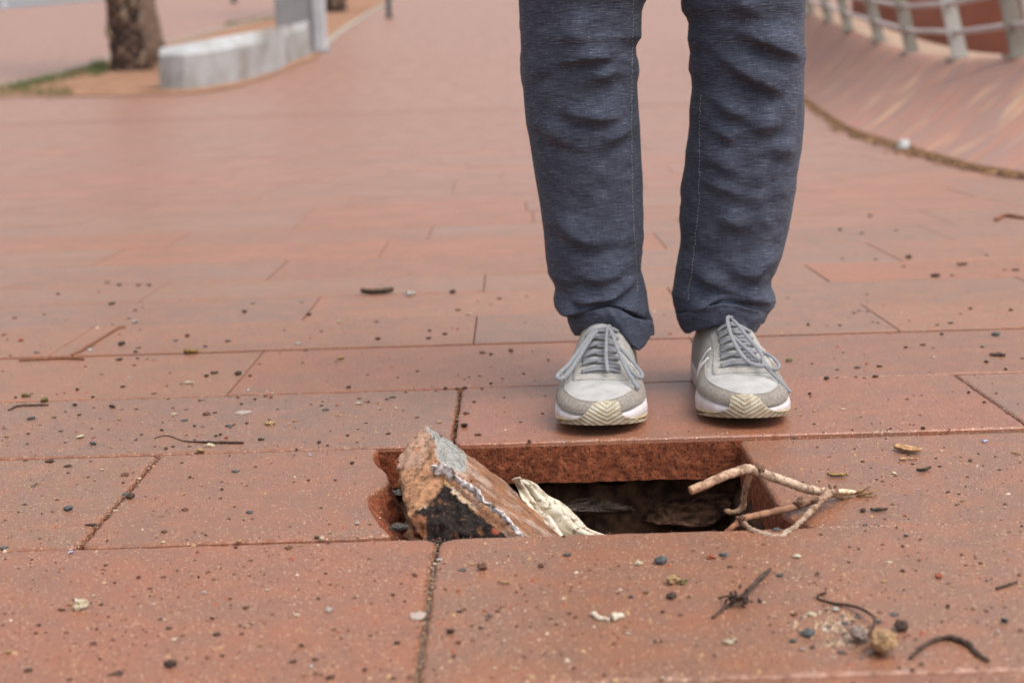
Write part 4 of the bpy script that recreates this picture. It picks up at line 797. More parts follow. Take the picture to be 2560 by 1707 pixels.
# cuffs
def cuff(botpx, leftpts, rightpts, topline, seed):
    bx = [p[0] for p in botpx]; by = [p[1] for p in botpx]
    return bx, by
def make_cuff(name, Lc, Rc, bot, top, Yc, seed):
    """Lc/Rc: silhouette (px,py) lists; bot/top: edge curves across the front."""
    n = 160; m_ = 26; V = []; UV = []
    l0 = at_y(*Lc[0], Yc); r0 = at_y(*Rc[0], Yc); l1 = at_y(*Lc[-1], Yc); r1 = at_y(*Rc[-1], Yc)
    prof = [(.86, 0), (.93, .0), (.985, .0), (1.0, .015), (1.0, .05)] + [(1.0, .05 + .9 * i / 16) for i in range(1, 17)] + [(.995, .97), (.975, 1.0), (.95, 1.0), (.90, .98), (.84, .93)]
    for k, (s, t) in enumerate(prof):
        L_ = l1.lerp(l0, t); R_ = r1.lerp(r0, t)
        for j in range(n):
            q = 2 * math.pi * j / n; ca, sa = math.cos(q), math.sin(q)
            cxx = (L_.x + R_.x) / 2; hw = (R_.x - L_.x) / 2; hd = max(hw, .055) * 1.12
            px = proj((cxx + hw * ca, Yc - hd, .1))[0]
            zb_ = at_y(px, np.interp(px, [p[0] for p in bot], [p[1] for p in bot]), Yc - hd * max(0, -sa)).z
            zt_ = at_y(px, np.interp(px, [p[0] for p in top], [p[1] for p in top]), Yc - hd * max(0, -sa)).z
            if sa > 0: zb_ = zb_ * (1 - sa) + (.062) * sa; zt_ = zt_ * (1 - sa) + .115 * sa
            z = zb_ + (zt_ - zb_) * t
            wob = .0022 * N((ca * 2.2 + seed, sa * 2.2, t * 1.4)) + .0010 * N((ca * 9 + seed, sa * 9, t * 3)) + .0015 * math.sin(t * math.pi)
            V.append((cxx + (hw * s + wob) * ca, Yc + (hd * s + wob * 1.5) * sa, z)); UV.append((q * .062 + .3, z + .4 * seed))
    o = mesh_obj(name, V, grid_faces(n, len(prof), True), MAT_DENIM, trousers, uvs=UV); return o
c1 = make_cuff('cuff', fb((402, 1040), (425, 1100), (465, 1178)), fb((1030, 1050), (1043, 1100), (1036, 1175)),
               fb((380, 1150), (465, 1182), (520, 1150), (620, 1125), (700, 1100), (745, 1105), (800, 1160), (870, 1235), (945, 1287), (1000, 1235), (1045, 1170)),
               fb((380, 1040), (402, 1034), (520, 1008), (650, 978), (720, 966), (800, 985), (900, 1040), (1000, 1060), (1045, 1060)), 1.718, 1)
c2 = make_cuff('cuff', fb((1200, 1030), (1228, 1090), (1270, 1160)), fb((1886, 1010), (1865, 1080), (1815, 1160)),
               fb((1200, 1090), (1285, 1174), (1335, 1145), (1460, 1112), (1570, 1092), (1650, 1102), (1720, 1125), (1790, 1168), (1830, 1150), (1900, 1050)),
               fb((1190, 1030), (1290, 1005), (1420, 965), (1540, 940), (1660, 950), (1800, 985), (1890, 1000)), 1.718, 5)
# inner-leg stitching
m = M('stitch', .8, .2); m.col((.30, .29, .27)); MAT_ST = m.m
for D_, rows_, pxs in ((DL, rowsL, fa((890, -10), (890, 200), (882, 500), (878, 900), (882, 1200)) + fb((886, 0), (892, 300), (905, 500), (915, 650), (925, 850))), (DR, rowsR, fa((1385, 700), (1380, 900), (1376, 1100), (1378, 1300)) + fb((1378, 60), (1370, 200), (1352, 400), (1335, 600), (1310, 760), (1290, 900)))):
    mb = MB(); py = max(pxs[0][1], 1); Aarr = np.array(D_[:len(rows_) * NA]); fr = Aarr[:, 1] < np.repeat([r[1] for r in rows_], NA)
    nrow = len(rows_) - 22; scr = np.array([proj(p) for p in D_[:nrow * NA]])
    while py < pxs[-1][1]:
        ends = []
        for q in (py, py + 5.5):
            X = np.interp(q, [p[1] for p in pxs], [p[0] for p in pxs]); d = (scr[:, 0] - X) ** 2 + (scr[:, 1] - q) ** 2; d[~fr[:nrow * NA]] = 1e9
            ends.append(Vector(D_[int(d.argmin())]) + Vector((0, -.0006, 0)))
        if (ends[1] - ends[0]).length > .0008: tube(mb, ends, .00038, 5, 3)
        py += 9
    mb.build('stitching', MAT_ST, trousers)

# ------------------------------------------------------------------ sneakers
def mk(name, c1, c2, sc, rough=.85, bs=.4, bd=.0008): return simple(name, c1, c2, sc, rough, .25, bs, bd)
MAT_SUEDE = mk('grey_suede', (.19, .165, .14), (.29, .262, .235), 420, .95); MAT_SUEDE2 = mk('light_suede', (.29, .275, .25), (.39, .37, .345), 260, .95)
MAT_TEXT = mk('white_mesh', (.34, .33, .32), (.42, .41, .40), 60, .75, .2); MAT_MID = mk('midsole_foam', (.55, .48, .47), (.66, .61, .62), 50, .6, .15)
MAT_LACE = mk('grey_lace', (.18, .185, .20), (.26, .265, .285), 500, .9, .5, .0004); MAT_EMB = mk('emblem_white', (.74, .74, .76), (.82, .82, .84), 80, .5, .1)
m = M('tread_rubber', .6, .35); m.col(m.mix(m.ramp(m.noise(160, 4), [(.4, .5), (.6, 0.0)]), m.attr(), (.30, .19, .09))); MAT_TREAD = m.m
DX = [0, .004, .01, .02, .035, .06, .09, .14, .2, .26, .288, .300]; WX = [.006, .0195, .029, .0385, .0455, .0492, .0485, .042, .0365, .0355, .025, .004]
def Wd(d): return float(np.interp(d, DX, WX))
def ridge(d): return float(np.interp(d, [0, .01, .03, .07, .085, .10, .13, .16, .19, .21, .24, .30], [.041, .043, .0455, .048, .051, .0575, .0715, .086, .100, .104, .095, .085]))
def zbot(d): return .0150 * max(0, 1 - max(0, d) / .125) ** 1.25
def zedge(d): return .0205 + .0045 * min(1, max(0, d) / .03)
def shoe(tipx, tipY, ang, sgn, lace_fn, label, boff=0):
    root = None
    ca, sa = math.cos(ang), math.sin(ang)
    gz = .0013
    def W(s, d, z):   # shoe space to root space
        s2 = s + sgn * .004 * math.sin(min(1, d / .12) * math.pi)
        return Vector((s2 * ca + d * sa, d * ca - s2 * sa, z + gz))
    # outline from left heel round the toe to right heel
    ds = [.300 * (1 - math.cos(math.pi * k / 60)) / 2 for k in range(61)]
    out = [(-Wd(d), d) for d in reversed(ds)] + [(Wd(d), d) for d in ds[1:]]
    # smooth resample
    O = spline([Vector((s, d, 0)) for s, d in out], 361); 
    for _ in range(4): O = [O[0]] + [(O[i - 1] + O[i] * 2 + O[i + 1]) / 4 for i in range(1, 360)] + [O[-1]]
    def surf(a, r, off=0):
        k = a * 360; i = min(int(k), 359); o_ = O[i].lerp(O[i + 1], k - i)
        sp = Vector((0, min(max(o_.y, .052), .25), 0)); p = sp + (o_ - sp) * r
        pw = 2.7 if p.y < .08 else 2.7 - min(.75, (p.y - .08) * 12); q = max(0, 1 - r ** pw) ** (1 / pw)
        ze = zedge(o_.y); z = ze + (ridge(p.y) - ze) * q
        bulge = .0012 * math.exp(-((r - .96) / .08) ** 2)
        return Vector((p.x * (1 + bulge * 10), p.y - (bulge if p.y < .03 else 0), z))
    def surfo(a, r, off):
        p = surf(a, r); e = .004; 
        t1 = surf(min(1, a + e), r) - surf(max(0, a - e), r); t2 = surf(a, min(1, r + .01)) - surf(a, max(0, r - .01)); n_ = t1.cross(t2)
        if n_.length < 1e-12: n_ = Vector((0, 0, 1))
        n_.normalize()
        if n_.z < -.1 or n_.dot(p - Vector((0, .12, 0))) < 0: n_ = -n_
        return p + n_ * off
    def patch(name, a0, a1, na, r0, r1, nr, off, mat, edge=True):
        V = []; n = nr + (2 if edge else 0)
        for i in range(na):
            a = a0 + (a1 - a0) * i / (na - 1); lo = r0(a) if callable(r0) else r0; hi = r1(a) if callable(r1) else r1
            rs_ = [lo + (hi - lo) * k / (nr - 1) for k in range(nr)]
            if edge: V.append(W(*surfo(a, max(0, lo - .004), -.0006))); V.append(W(*surfo(a, max(0, lo - .003), off * .8)))
            for r in rs_: V.append(W(*surfo(a, r, off + .0004 * fbm((a * 14, r * 5, sgn), 1, 3))))
        return mesh_obj(name, V, grid_faces(n, na), mat, root)
    root = patch('shoe', 0, 1, 181, .001, 1.0, 34, .0, MAT_TEXT, False); root.location = (tipx, tipY, 0); root.parent = person
    A = lambda d, side: next((k / 360 for k in (range(180, -1, -1) if side < 0 else range(180, 361)) if O[k].y >= d), 0 if side < 0 else 1)
    aL, aR = A(.125, -1), A(.125, 1)
    def rb(a):
        k = a * 360; i = min(int(k), 359); d = O[i].y; return .79 + .045 * math.exp(-(d / .012) ** 2) + .004 * N((a * 30, 0, sgn))
    patch('toe_cap', aL, aR, 121, rb, .995, 14, .0016, MAT_SUEDE)
    # stitching groove rim on the toe cap
    mbs = MB(); Pp = [W(*surfo(aL + (aR - aL) * k / 90, rb(aL + (aR - aL) * k / 90) + .012, .0018)) for k in range(91)]
    tube(mbs, Pp, .0005, 5, 150); mbs.build('piping', MAT_SUEDE2, root)
    for side in (-1, 1):                                # quarters behind the toe cap
        a0, a1 = A(.085, side), (0.02 if side < 0 else .98)
        def rq(a, side=side):
            k = a * 360; i = min(int(k), 359); d = O[i].y; return max(.42, .80 - (d - .085) * 12)
        patch('side_panel', a0, a1, 60, rq, 1.0, 18, .0011, MAT_SUEDE2)
        # block emblem on the side: two uprights and a diagonal
        def on(d, z):
            lo, hi = .3, .999
            a = A(d, side)
            for _ in range(20):
                md = (lo + hi) / 2
                if surf(a, md).z > z: lo = md
                else: hi = md
            return W(*surfo(a, lo, .0022))
        mbe = MB()
        for (d1, z1, d2, z2_) in ((.120, .028, .114, .055), (.140, .030, .134, .062), (.115, .054, .139, .031)):
            L_ = [on(d1 + (d2 - d1) * k / 8, z1 + (z2_ - z1) * k / 8) for k in range(9)]
            ribbon(mbe, L_, .0048, .0008, 14, side=(0, 1, 0))
        mbe.build('emblem', MAT_EMB, root)
    def hs(s, d, off=0):
        r = min(.999, abs(s) / Wd(d)); pw = 2.7 if d < .08 else 2.7 - min(.75, (d - .08) * 12); q = max(0, 1 - r ** pw) ** (1 / pw); ze = zedge(d)
        sl = (ridge(d + .004) - ridge(d - .004)) / .008; nn = Vector((s / Wd(d) * .7, -sl, 1)).normalized()
        return Vector((s, d, ze + (ridge(d) - ze) * q)) + nn * off
    # eyestay: front bar and two strips
    V = []; Fc = []; nd = 46; ns = 29
    def outer(d): return float(np.interp(d, [.066, .075, .10, .13, .17], [.031, .0325, .030, .0275, .026]))
    def inner(d): return float(np.interp(d, [.078, .082, .10, .13, .17], [.0, .0125, .0150, .0150, .0150]))
    for i in range(nd):
        d = .066 + .104 * i / (nd - 1)
        for j in range(ns):
            u = j / (ns - 1) * 2 - 1; o_ = outer(d); n_ = inner(d); s = math.copysign(n_ + (o_ - n_) * abs(u), u) if u else 0
            dd = d - .0035 * (abs(s) / .03) ** 2 * 0 + .004 * (s / .03) ** 2 * (1 - min(1, (d - .066) / .02))
            V.append(W(*hs(s, dd, .0022 if 0 < i < nd - 1 and abs(u) < .97 else .0004)))
    Fc = [f for f in grid_faces(ns, nd) if not (f[0] // ns > 6 and f[0] % ns in (13, 14))]
    mesh_obj('eyestay', V, Fc, MAT_SUEDE2, root)
    V = []                                              # tongue
    for i in range(30):
        d = .080 + .105 * i / 29
        for j in range(11):
            u = j / 10 * 2 - 1; V.append(W(*hs(u * .0185, d, .0012 + .0022 * (1 - u * u))))
    mesh_obj('tongue', V, grid_faces(11, 30), MAT_TEXT, root)
    # lacing bars
    lc = MB(); st = [.084, .098, .112, .126, .140, .153]
    for k, d in enumerate(st):
        w0 = .021 - .0006 * k
        for s_, (da, db) in ((1, (0, .006)), (-1, (0, .010 if k < 5 else .004))):
            if k == 0 and s_ < 0: da = db = 0
            pts_ = []
            for t in np.linspace(-1, 1, 9):
                dd = d + (da if t * s_ < 0 else db) * (abs(t) if k else .3) + (.005 if s_ > 0 else -.001) * (t * s_ * .5 + .5)
                pts_.append(W(*hs(t * w0, min(dd, .175), .0036 + .0026 * (1 - t * t) + (.0012 if s_ > 0 else 0))))
            ribbon(lc, pts_, .0046, .0018, 22, side=(0, 1, .9))
    lc.build('lacing', MAT_LACE, root)
    # bow
    bw = MB(); inv = Vector((tipx, tipY, 0))
    for pts_, wdt in lace_fn: ribbon(bw, [zpx(*p) - inv for p in pts_], wdt, .0016, 60, side=None)
    bw.build('lace_bow', MAT_LACE, root)
    # midsole
    n = 241; rings = []
    prof = [(.90, 0.0, 0), (.985, .0, 0), (1.035, .12, 0), (1.060, .36, 0), (1.058, .62, 0), (1.035, .88, 0), (.97, 1.0, 0)]
    V = []
    for (sc, dzz, _) in prof:
        for k in range(n):
            i = min(int(k / (n - 1) * 360), 359); o_ = O[i]; sp = Vector((0, min(max(o_.y, .052), .25), 0)); p = sp + (o_ - sp) * sc
            V.append(W(p.x, p.y, zbot(o_.y) + dzz * (zedge(o_.y) + .0022 - zbot(o_.y))))
    Fc = grid_faces(n, len(prof)) + [tuple(range(n))]
    mesh_obj('midsole', V, Fc, MAT_MID, root)
    # outsole line: cream rubber rim
    V = []; Cc = []
    for (sc, dzz) in ((.80, -.0004), (1.0, -.0012), (1.05, .0005), (1.062, .0034), (1.045, .0036)):
        for k in range(n):
            i = min(int(k / (n - 1) * 360), 359); o_ = O[i]; sp = Vector((0, min(max(o_.y, .052), .25), 0)); p = sp + (o_ - sp) * sc
            V.append(W(p.x, p.y, zbot(max(0, o_.y)) + dzz + .0012)); Cc.append((.58, .49, .30))
    mesh_obj('outsole', V, grid_faces(n, 5) + [tuple(range(n))], MAT_TREAD, root, cols=Cc)
    # curled up chevron toe bumper
    V = []; Cc = []; nu, nv = 121, 70
    for i in range(nv):
        v = i / (nv - 1)
        for j in range(nu):
            u = j / (nu - 1) * 2 - 1
            z = zbot(0) - .0015 + v * .0250
            hw = float(np.interp(v, [0, .10, .22, .36, .55, .80, .93, 1], [.046, .039, .0275, .0205, .0170, .0150, .0128, .0085]))
            s = u * hw + boff * (.35 + .65 * v); s = max(-.0485, min(.0485, s)); a = A_at(O, s)
            d = a; zz = z - (zbot(0) - zbot(min(.07, d))) * (1 - v)
            base_out = -.0042 * (1 - v ** 3) + .0022 * v ** 4
            ph = (z - .62 * abs(s - boff) + .0007 * N((s * 90, z * 90, sgn * 3))) / .0047; gr = .5 + .5 * math.cos(2 * math.pi * ph); gr = gr ** .6
            fade = 1.0 if v < .96 and abs(u) < .95 else 0
            rr_ = base_out - .0006 * gr * fade
            dirv = Vector((s / .05, -(1 - (s / .05) ** 2) ** .5, 0))
            V.append(W(s + dirv.x * -rr_, d + dirv.y * -rr_ * 1.0, zz)); k = gr * .75 + .25
            dirt = max(0, min(1, 1.05 - v * 1.9 + .5 * N((s * 120, z * 160, sgn)))) * (.45 + .25 * abs(math.sin(s * 60)))
            c_ = Vector((.38, .34, .25)).lerp(Vector((.54, .51, .41)), k); c_ = c_.lerp(Vector((.17, .10, .055)), dirt); Cc.append(tuple(c_))
    mesh_obj('toe_bumper', V, grid_faces(nu, nv), MAT_TREAD, root, cols=Cc)
    if label: root['label'] = label
    return root
def A_at(O, s):
    h = O[60:301]; b = min(h, key=lambda o: abs(o.x - s) + (0 if o.y < .06 else 1)); return b.y
def zpx(X, Y_, off=0.0):
    Yw = 1.640 - (Y_ - 240) * (.085 / 430) - .008 + off
    return at_y(1300 + X / 3.178, 740 + Y_ / 3.178, Yw)
lw = .0047
LB = [([(612, 262), (560, 310), (480, 420), (390, 540), (310, 615), (298, 645), (330, 655), (400, 590), (490, 450), (560, 340), (612, 275)], lw),
      ([(722, 238, .012), (700, 250, -.006), (688, 340, -.006), (684, 480, -.004), (697, 600, -.002)], .0043),
      ([(705, 240, .006), (730, 290, -.012), (780, 430, -.014), (850, 590, -.012), (905, 680, -.008), (945, 738, -.004)], lw),
      ([(760, 380, -.004), (830, 450, -.006), (910, 540, -.008), (972, 625, -.008), (945, 648, -.008), (880, 590, -.006), (800, 480, -.004)], .0043)]
RB = [([(1690, 175, .008), (1650, 175, -.004), (1668, 280, -.010), (1720, 400, -.012), (1800, 510, -.014), (1890, 555, -.012), (1938, 535, -.010), (1905, 440, -.010), (1820, 340, -.008), (1740, 240, -.004), (1690, 185, .004)], lw),
      ([(1905, 445, -.006), (1990, 475, -.006), (2058, 545, -.008), (2040, 580, -.008), (1985, 578, -.008), (1945, 550, -.008)], .0043),
      ([(1920, 530, -.008), (1990, 600, -.006), (2080, 690, -.002), (2148, 762, .004)], .0040),
      ([(1700, 330, -.004), (1800, 420, -.004), (1890, 500, -.006), (1935, 530, -.008)], .0043)]
tl = at_y(1300 + 638 / 3.178, 1072, 1.508); tr = at_y(1300 + 1765 / 3.178, 1063, 1.516)
shoe(tl.x - .008, 1.494, .13, 1, LB, 'left shoe in the picture, its lace ends hanging to both sides', .014)
shoe(tr.x + .013, 1.505, -.005, -1, RB, 'right shoe in the picture, its bow falling to the right', -.012)

# ------------------------------------------------------------------ background: planting strip, bench, pillar, palms, road, posts
near = [(-500, 262), (-200, 250), (0, 243), (200, 243), (400, 238), (520, 232), (640, 205), (740, 168), (800, 140), (830, 100), (900, 50), (965, 10), (1010, -14)]
far = [(-500, 232), (-200, 226), (0, 218), (150, 184), (270, 152), (390, 116), (480, 96), (560, 74), (660, 50), (700, 38), (790, 12), (850, -5), (900, -22)]
NP = [at_g(*p) for p in near]; FP = [at_g(*p) for p in far]
NPs = spline(NP, 90); FPs = spline(FP, 90); V = []; Cc = []
for i in range(90):
    for j in range(14):
        p = NPs[i].lerp(FPs[i], j / 13); V.append((p.x, p.y, g(p.y) + .012 + .02 * abs(N(p, 2.5)) * (0 < j < 13)))
struct(mesh_obj('soil_bed', V, grid_faces(14, 90), simple('dry_soil', (.20, .10, .06), (.32, .18, .11), 3, .95, .2, .8, .02)))
MAT_KERB = simple('kerb_concrete', (.24, .21, .175), (.36, .32, .27), 8, .9, .3, .3, .01)
for nm, S_, lab, i0 in (('kerb', FPs, 'low pale kerb along the far side of the planting strip', 0), ('kerb', NPs, 'low pale kerb running away beyond the grey pillar', 62)):
    mb = MB(); V = []; k = 0
    pts_ = S_[i0:]
    for i, p in enumerate(pts_):
        t = (pts_[min(i + 1, len(pts_) - 1)] - pts_[max(0, i - 1)]); t.z = 0; t.normalize(); s = Vector((-t.y, t.x, 0)) * .06
        for q, z in ((-1, -.05), (-1, .04), (1, .04), (1, -.05)): V.append((p.x + s.x * q, p.y + s.y * q, g(p.y) + z))
    tag(mesh_obj(nm, V, grid_faces(4, len(pts_)), MAT_KERB, smooth=False), lab, 'kerb')
# grass fringe
mb = MB(); rg2 = random.Random(4)
def blade(x, y, h, lean, c):
    z = g(y); w_ = .006; a = rg2.uniform(0, 6.28); dx, dy = math.cos(a), math.sin(a); lx, ly = lean * math.cos(a + 1.2), lean * math.sin(a + 1.2)
    mb.add([(x - dx * w_, y - dy * w_, z), (x + dx * w_, y + dy * w_, z), (x + lx * .5 + dx * w_ * .6, y + ly * .5 + dy * w_ * .6, z + h * .6), (x + lx * .5 - dx * w_ * .6, y + ly * .5 - dy * w_ * .6, z + h * .6), (x + lx, y + ly, z + h)], [(0, 1, 2, 3), (3, 2, 4)], c)
for (x0_, y0_, x1_, y1_, n_, sp_) in ((-100, 240, 60, 226, 500, 7), (30, 226, 130, 200, 900, 6), (120, 205, 270, 172, 800, 6), (228, 178, 268, 172, 1500, 7), (60, 236, 180, 236, 300, 4), (560, 66, 700, 44, 500, 3)):
    for _ in range(n_):
        t = rg2.random(); p = at_g(x0_ + (x1_ - x0_) * t + rg2.gauss(0, 5), y0_ + (y1_ - y0_) * t + rg2.gauss(0, sp_)); blade(p.x, p.y, rg2.uniform(.03, .10), rg2.uniform(0, .05), rg2.choice([(.10, .14, .04), (.15, .17, .07), (.20, .18, .10), (.08, .10, .04)]))
m = M('grass', .8, .2); m.col(m.attr()); o = mb.build('grass', m.m, smooth=False); struct(o, 'stuff'); o['label'] = 'thin green grass along the edge of the planting strip'

# bench: low curved concrete block whose top follows the slope
fr = [(398, 230), (440, 230), (482, 228), (574, 214), (651, 195), (708, 170), (762, 147)]
ft = [(397, 134), (440, 133), (482, 132), (574, 119), (651, 104), (708, 88), (762, 71)]
bt = [(400, 121), (446, 112), (492, 103), (590, 87), (672, 72), (722, 63), (772, 52)]
P = [at_g(*p) for p in fr]; Q = [at_y(*p, b.y + .02) for p, b in zip(ft, P)]; S = [at_y(*p, b.y + w_) for p, b, w_ in zip(bt, P, (.55, .6, .6, .6, .6, .6, .6))]
Pf = spline(P, 60); Qf = spline(Q, 60); Sf = spline(S, 60)
rings = []
for a, b, c in zip(Pf, Qf, Sf): rings += [(a.x, a.y, g(a.y) - .05), (b.x, b.y - .01, b.z - .03), (b.x, b.y + .01, b.z - .006), (b.x, b.y + .04, b.z), tuple(c), (c.x, c.y + .02, c.z - .03), (c.x, c.y + .02, g(c.y) - .05)]
mt = M('bench_concrete', .85, .3); n1 = mt.noise(2.2, 5, .6); n2 = mt.noise(9, 5, .7); gm = mt.ramp(n1, [(.35, (.25, .235, .215)), (.55, (.36, .365, .37)), (.75, (.42, .44, .46))]); mt.col(mt.mix(mt.ramp(n2, [(.3, .35), (.45, 0.0)]), gm, (.34, .27, .21))); mt.bump(n2, .4, .01)
bench = mesh_obj('concrete_bench', rings, grid_faces(7, 60) + [tuple(range(7)), tuple(reversed(range(59 * 7, 60 * 7)))], mt.m, smooth=False)
tag(bench, 'low curved pale concrete bench block beside the palm trunk', 'bench')
# brown dirt swept against the bench foot
mb = MB(); V = []
for i in range(60):
    a = Pf[i]; k = .05 + .10 * abs(N((i * .2, 0, 0))); V += [(a.x, a.y, g(a.y) + .03), (a.x + k * .3, a.y - k * 1.6, g(a.y - k) + .006)]
o = mesh_obj('dirt', V, grid_faces(2, 60), simple('swept_dirt', (.22, .11, .06), (.36, .2, .12), 6)); struct(o, 'stuff'); o['label'] = 'brown dirt gathered along the foot of the concrete bench'
# pillar
pb = at_g(805, 133); mb = MB(); k = pb.y / F; x0_, x1_ = at_y(690, 100, pb.y).x, at_y(812, 100, pb.y).x
pil = empty('pillar', ((x0_ + x1_) / 2, pb.y + .2, g(pb.y))); tag(pil, 'smooth light grey metal pillar standing behind the concrete bench', 'pillar')
MAT_PIL = simple('pillar_grey', (.24, .245, .26), (.30, .305, .32), 3, .5, .5, .05, .01); MAT_PIL2 = simple('pillar_edge', (.40, .42, .45), (.48, .50, .53), 3, .45, .5, .05, .01)
wp = x1_ - x0_
mb = MB(); box(mb, -wp * .12, 0, .0, 4.2, wp * .76, .30); o = mb.build('shaft', MAT_PIL, pil, False); bv = o.modifiers.new('b', 'BEVEL'); bv.width = .012
mb = MB(); box(mb, wp * .385, -.04, .0, 4.2, wp * .23, .34); o = mb.build('lit_face', MAT_PIL2, pil, False); bv = o.modifiers.new('b', 'BEVEL'); bv.width = .02  # right face: the light falling on it is painted as a paler grey
mb = MB(); box(mb, .02, 0, 0, .05, wp * 1.12, .44); mb.build('base_plate', MAT_PIL, pil, False)
# palms
def palm(px0, px1, py, label, seed, tall=4.6, lean=.0):
    b = at_g((px0 + px1) / 2, py); rad_ = (px1 - px0) / F * b.y / 2; root = empty('palm_tree', (b.x, b.y + rad_, g(b.y) - .03)); tag(root, label, 'palm tree', None)
    rr = random.Random(seed); V = []; Cc = []; n = 72; hN = int(tall / .03)
    for i in range(hN):
        z = i * .03; r0_ = rad_ * (1.02 - .02 * z)
        for j in range(n):
            q = 2 * math.pi * j / n; u = j / n * 9; v = z / .17; a = (u + v) % 1; b_ = (u - v) % 1; s = max(abs(a - .5), abs(b_ - .5)) * 2
            d = .055 * (1 - s) ** .7 * (.6 + .8 * rr.random() * 0 + .4 * N((int(u + v) * 3.1, int(u - v) * 1.7, seed))) - .03 * (s > .85)
            rr_ = r0_ + d + .02 * N((q, z * 3, seed)); V.append((rr_ * math.cos(q), rr_ * math.sin(q), z)); k = N((int(u + v) * 2.3, int(u - v) * 3.3, seed + 4))
            c = Vector((.07, .045, .038)).lerp(Vector((.28, .18, .13)), max(0, min(1, .35 + k * 1.2 - s * .3))); Cc.append(tuple(c))
    mt = M('palm_bark', .95, .2); mt.col(mt.mix(mt.ramp(mt.noise(14, 5), [(.35, .6), (.6, 0.0)]), mt.attr(), (.05, .035, .03))); mt.bump(mt.noise(30), .8, .02)
    mesh_obj('trunk', V, grid_faces(n, hN, True), mt.m, root, cols=Cc)
    for k in range(10):                                  # old frond stubs and a hanging sheath
        q = rr.uniform(-2.8, -.3); z = rr.uniform(.1, 2.2); mb = MB(); d = Vector((math.cos(q), math.sin(q), 0))
        tube(mb, [d * rad_ * .9 + Vector((0, 0, z)), d * (rad_ * 1.15) + Vector((0, 0, z + .08)), d * (rad_ * 1.25) + Vector((0, 0, z + .2))], [.07, .05, .02], 8, 8, .2, k, flat=1.0); mb.build('frond_stub', simple('stub', (.16, .11, .08), (.32, .24, .17), 20), root)
    mb = MB()
    for k in range(30):
        q = rr.uniform(0, 6.28); el_ = rr.uniform(-.5, 1.2); Lf = rr.uniform(2.0, 2.9); d = Vector((math.cos(q) * math.cos(el_), math.sin(q) * math.cos(el_), math.sin(el_))); st_ = Vector((0, 0, tall - .1))
        P_ = spline([st_, st_ + d * Lf * .5 + Vector((0, 0, .1)), st_ + d * Lf + Vector((0, 0, -.9))], 26); tube(mb, P_[::5], [.02] * 5 + [.004] if len(P_[::5]) == 6 else .012, 5, 18)
        for i in range(3, 26):
            t = (P_[min(i + 1, 25)] - P_[i - 1]).normalized(); s = t.cross(Vector((0, 0, 1))).normalized()
            for sg in (-1, 1):
                a_ = P_[i]; tip = a_ + s * sg * .45 * math.sin(.3 + i / 26 * 2.5) + t * .25 + Vector((0, 0, -.12)); mb.add([a_ - t * .015, a_ + t * .015, tip], [(0, 1, 2)])
    mb.build('crown', simple('palm_leaf', (.04, .07, .02), (.09, .13, .04), 5), root, False)
    return root
pr = palm(272, 360, 182, 'thick rough palm trunk standing beside the concrete bench', 3)
mb = MB(); w0 = at_g(382, 178)
for k in range(9):
    x = .27 + .035 * k; tube(mb, [(x * .72 + .02, -.10 - .03 * (k % 3), 1.6), (x * .86, -.16, .95), (x * .95 + .04, -.12, .35), (x + .06, -.05 + .02 * (k % 4), .06 + .02 * k)], [.02, .03, .03, .012], 7, 18, .3, k, flat=.5)
mb.build('dead_frond', simple('dead_frond', (.17, .115, .085), (.30, .22, .17), 12), pr)
palm(816, 862, 33, 'distant brown palm trunk to the right of the grey pillar', 9, 5.0)
# posts
def post(px, py, wpx, h, label, c):
    b = at_g(px, py); r = wpx / F * b.y / 2; root = empty('bollard', (b.x, b.y, g(b.y))); tag(root, label, 'bollard')
    mb = MB(); tube(mb, [(0, 0, 0), (0, 0, h * .9), (0, 0, h)], [r, r, r * .8], 16, 20); mb.build('shaft', c, root); mb = MB(); tube(mb, [(0, 0, 0), (0, 0, .06)], r * 1.5, 16, 4); mb.build('base_ring', c, root)
MAT_POST = simple('post_dark', (.05, .055, .06), (.08, .085, .09), 5, .5, .5, .1)
post(973, 46, 13, 1.0, 'slim dark bollard far behind on the plaza', MAT_POST); post(585, 8, 12, 1.0, 'slim dark bollard partly cut by the top edge, left of the grey pillar', MAT_POST)
post(8, 24, 14, .9, 'pale bollard in the top left corner by the road', MAT_PIL2)
# road
rl = spline([at_g(-700, 34), at_g(-200, 28), at_g(0, 22), at_g(150, 10), at_g(260, 1), at_g(420, -12)], 50); V = []
for p in rl:
    for k in range(8): y = p.y + k * 1.6; V.append((p.x, y, g(y) + .012))
struct(mesh_obj('road', V, grid_faces(8, 50), simple('asphalt', (.14, .145, .155), (.20, .205, .215), 3, .8, .4, .2, .01)))

# ------------------------------------------------------------------ banked skirt, fence and the brick wall behind it
tpx = [1960, 1990, 2027, 2073, 2122, 2199, 2281, 2401, 2550, 2757, 2900, 3200]; tpy = [10, 22, 38, 55, 78, 105, 135, 150, 143, 140, 140, 145]; tY = [23, 21, 19, 17, 15, 13, 11.2, 9.5, 8.2, 7.2, 6.6, 5.6]
def top_pt(px): return at_y(px, np.interp(px, tpx, tpy) - 2, np.interp(px, tpx, tY))
cor = [((1850, 165), 1965), ((1940, 200), 2073), ((2009, 245), 2180), ((2046, 272), 2230), ((2113, 318), 2320), ((2205, 352), 2441), ((2257, 367), 2520), ((2327, 389), 2610), ((2437, 419), 2757), ((2560, 441), 2900), ((2750, 470), 3200)]
Bs = spline([at_g(*c[0]) for c in cor], 140); Ts = spline([top_pt(c[1]) for c in cor], 140); V = []; UV = []; u = 0
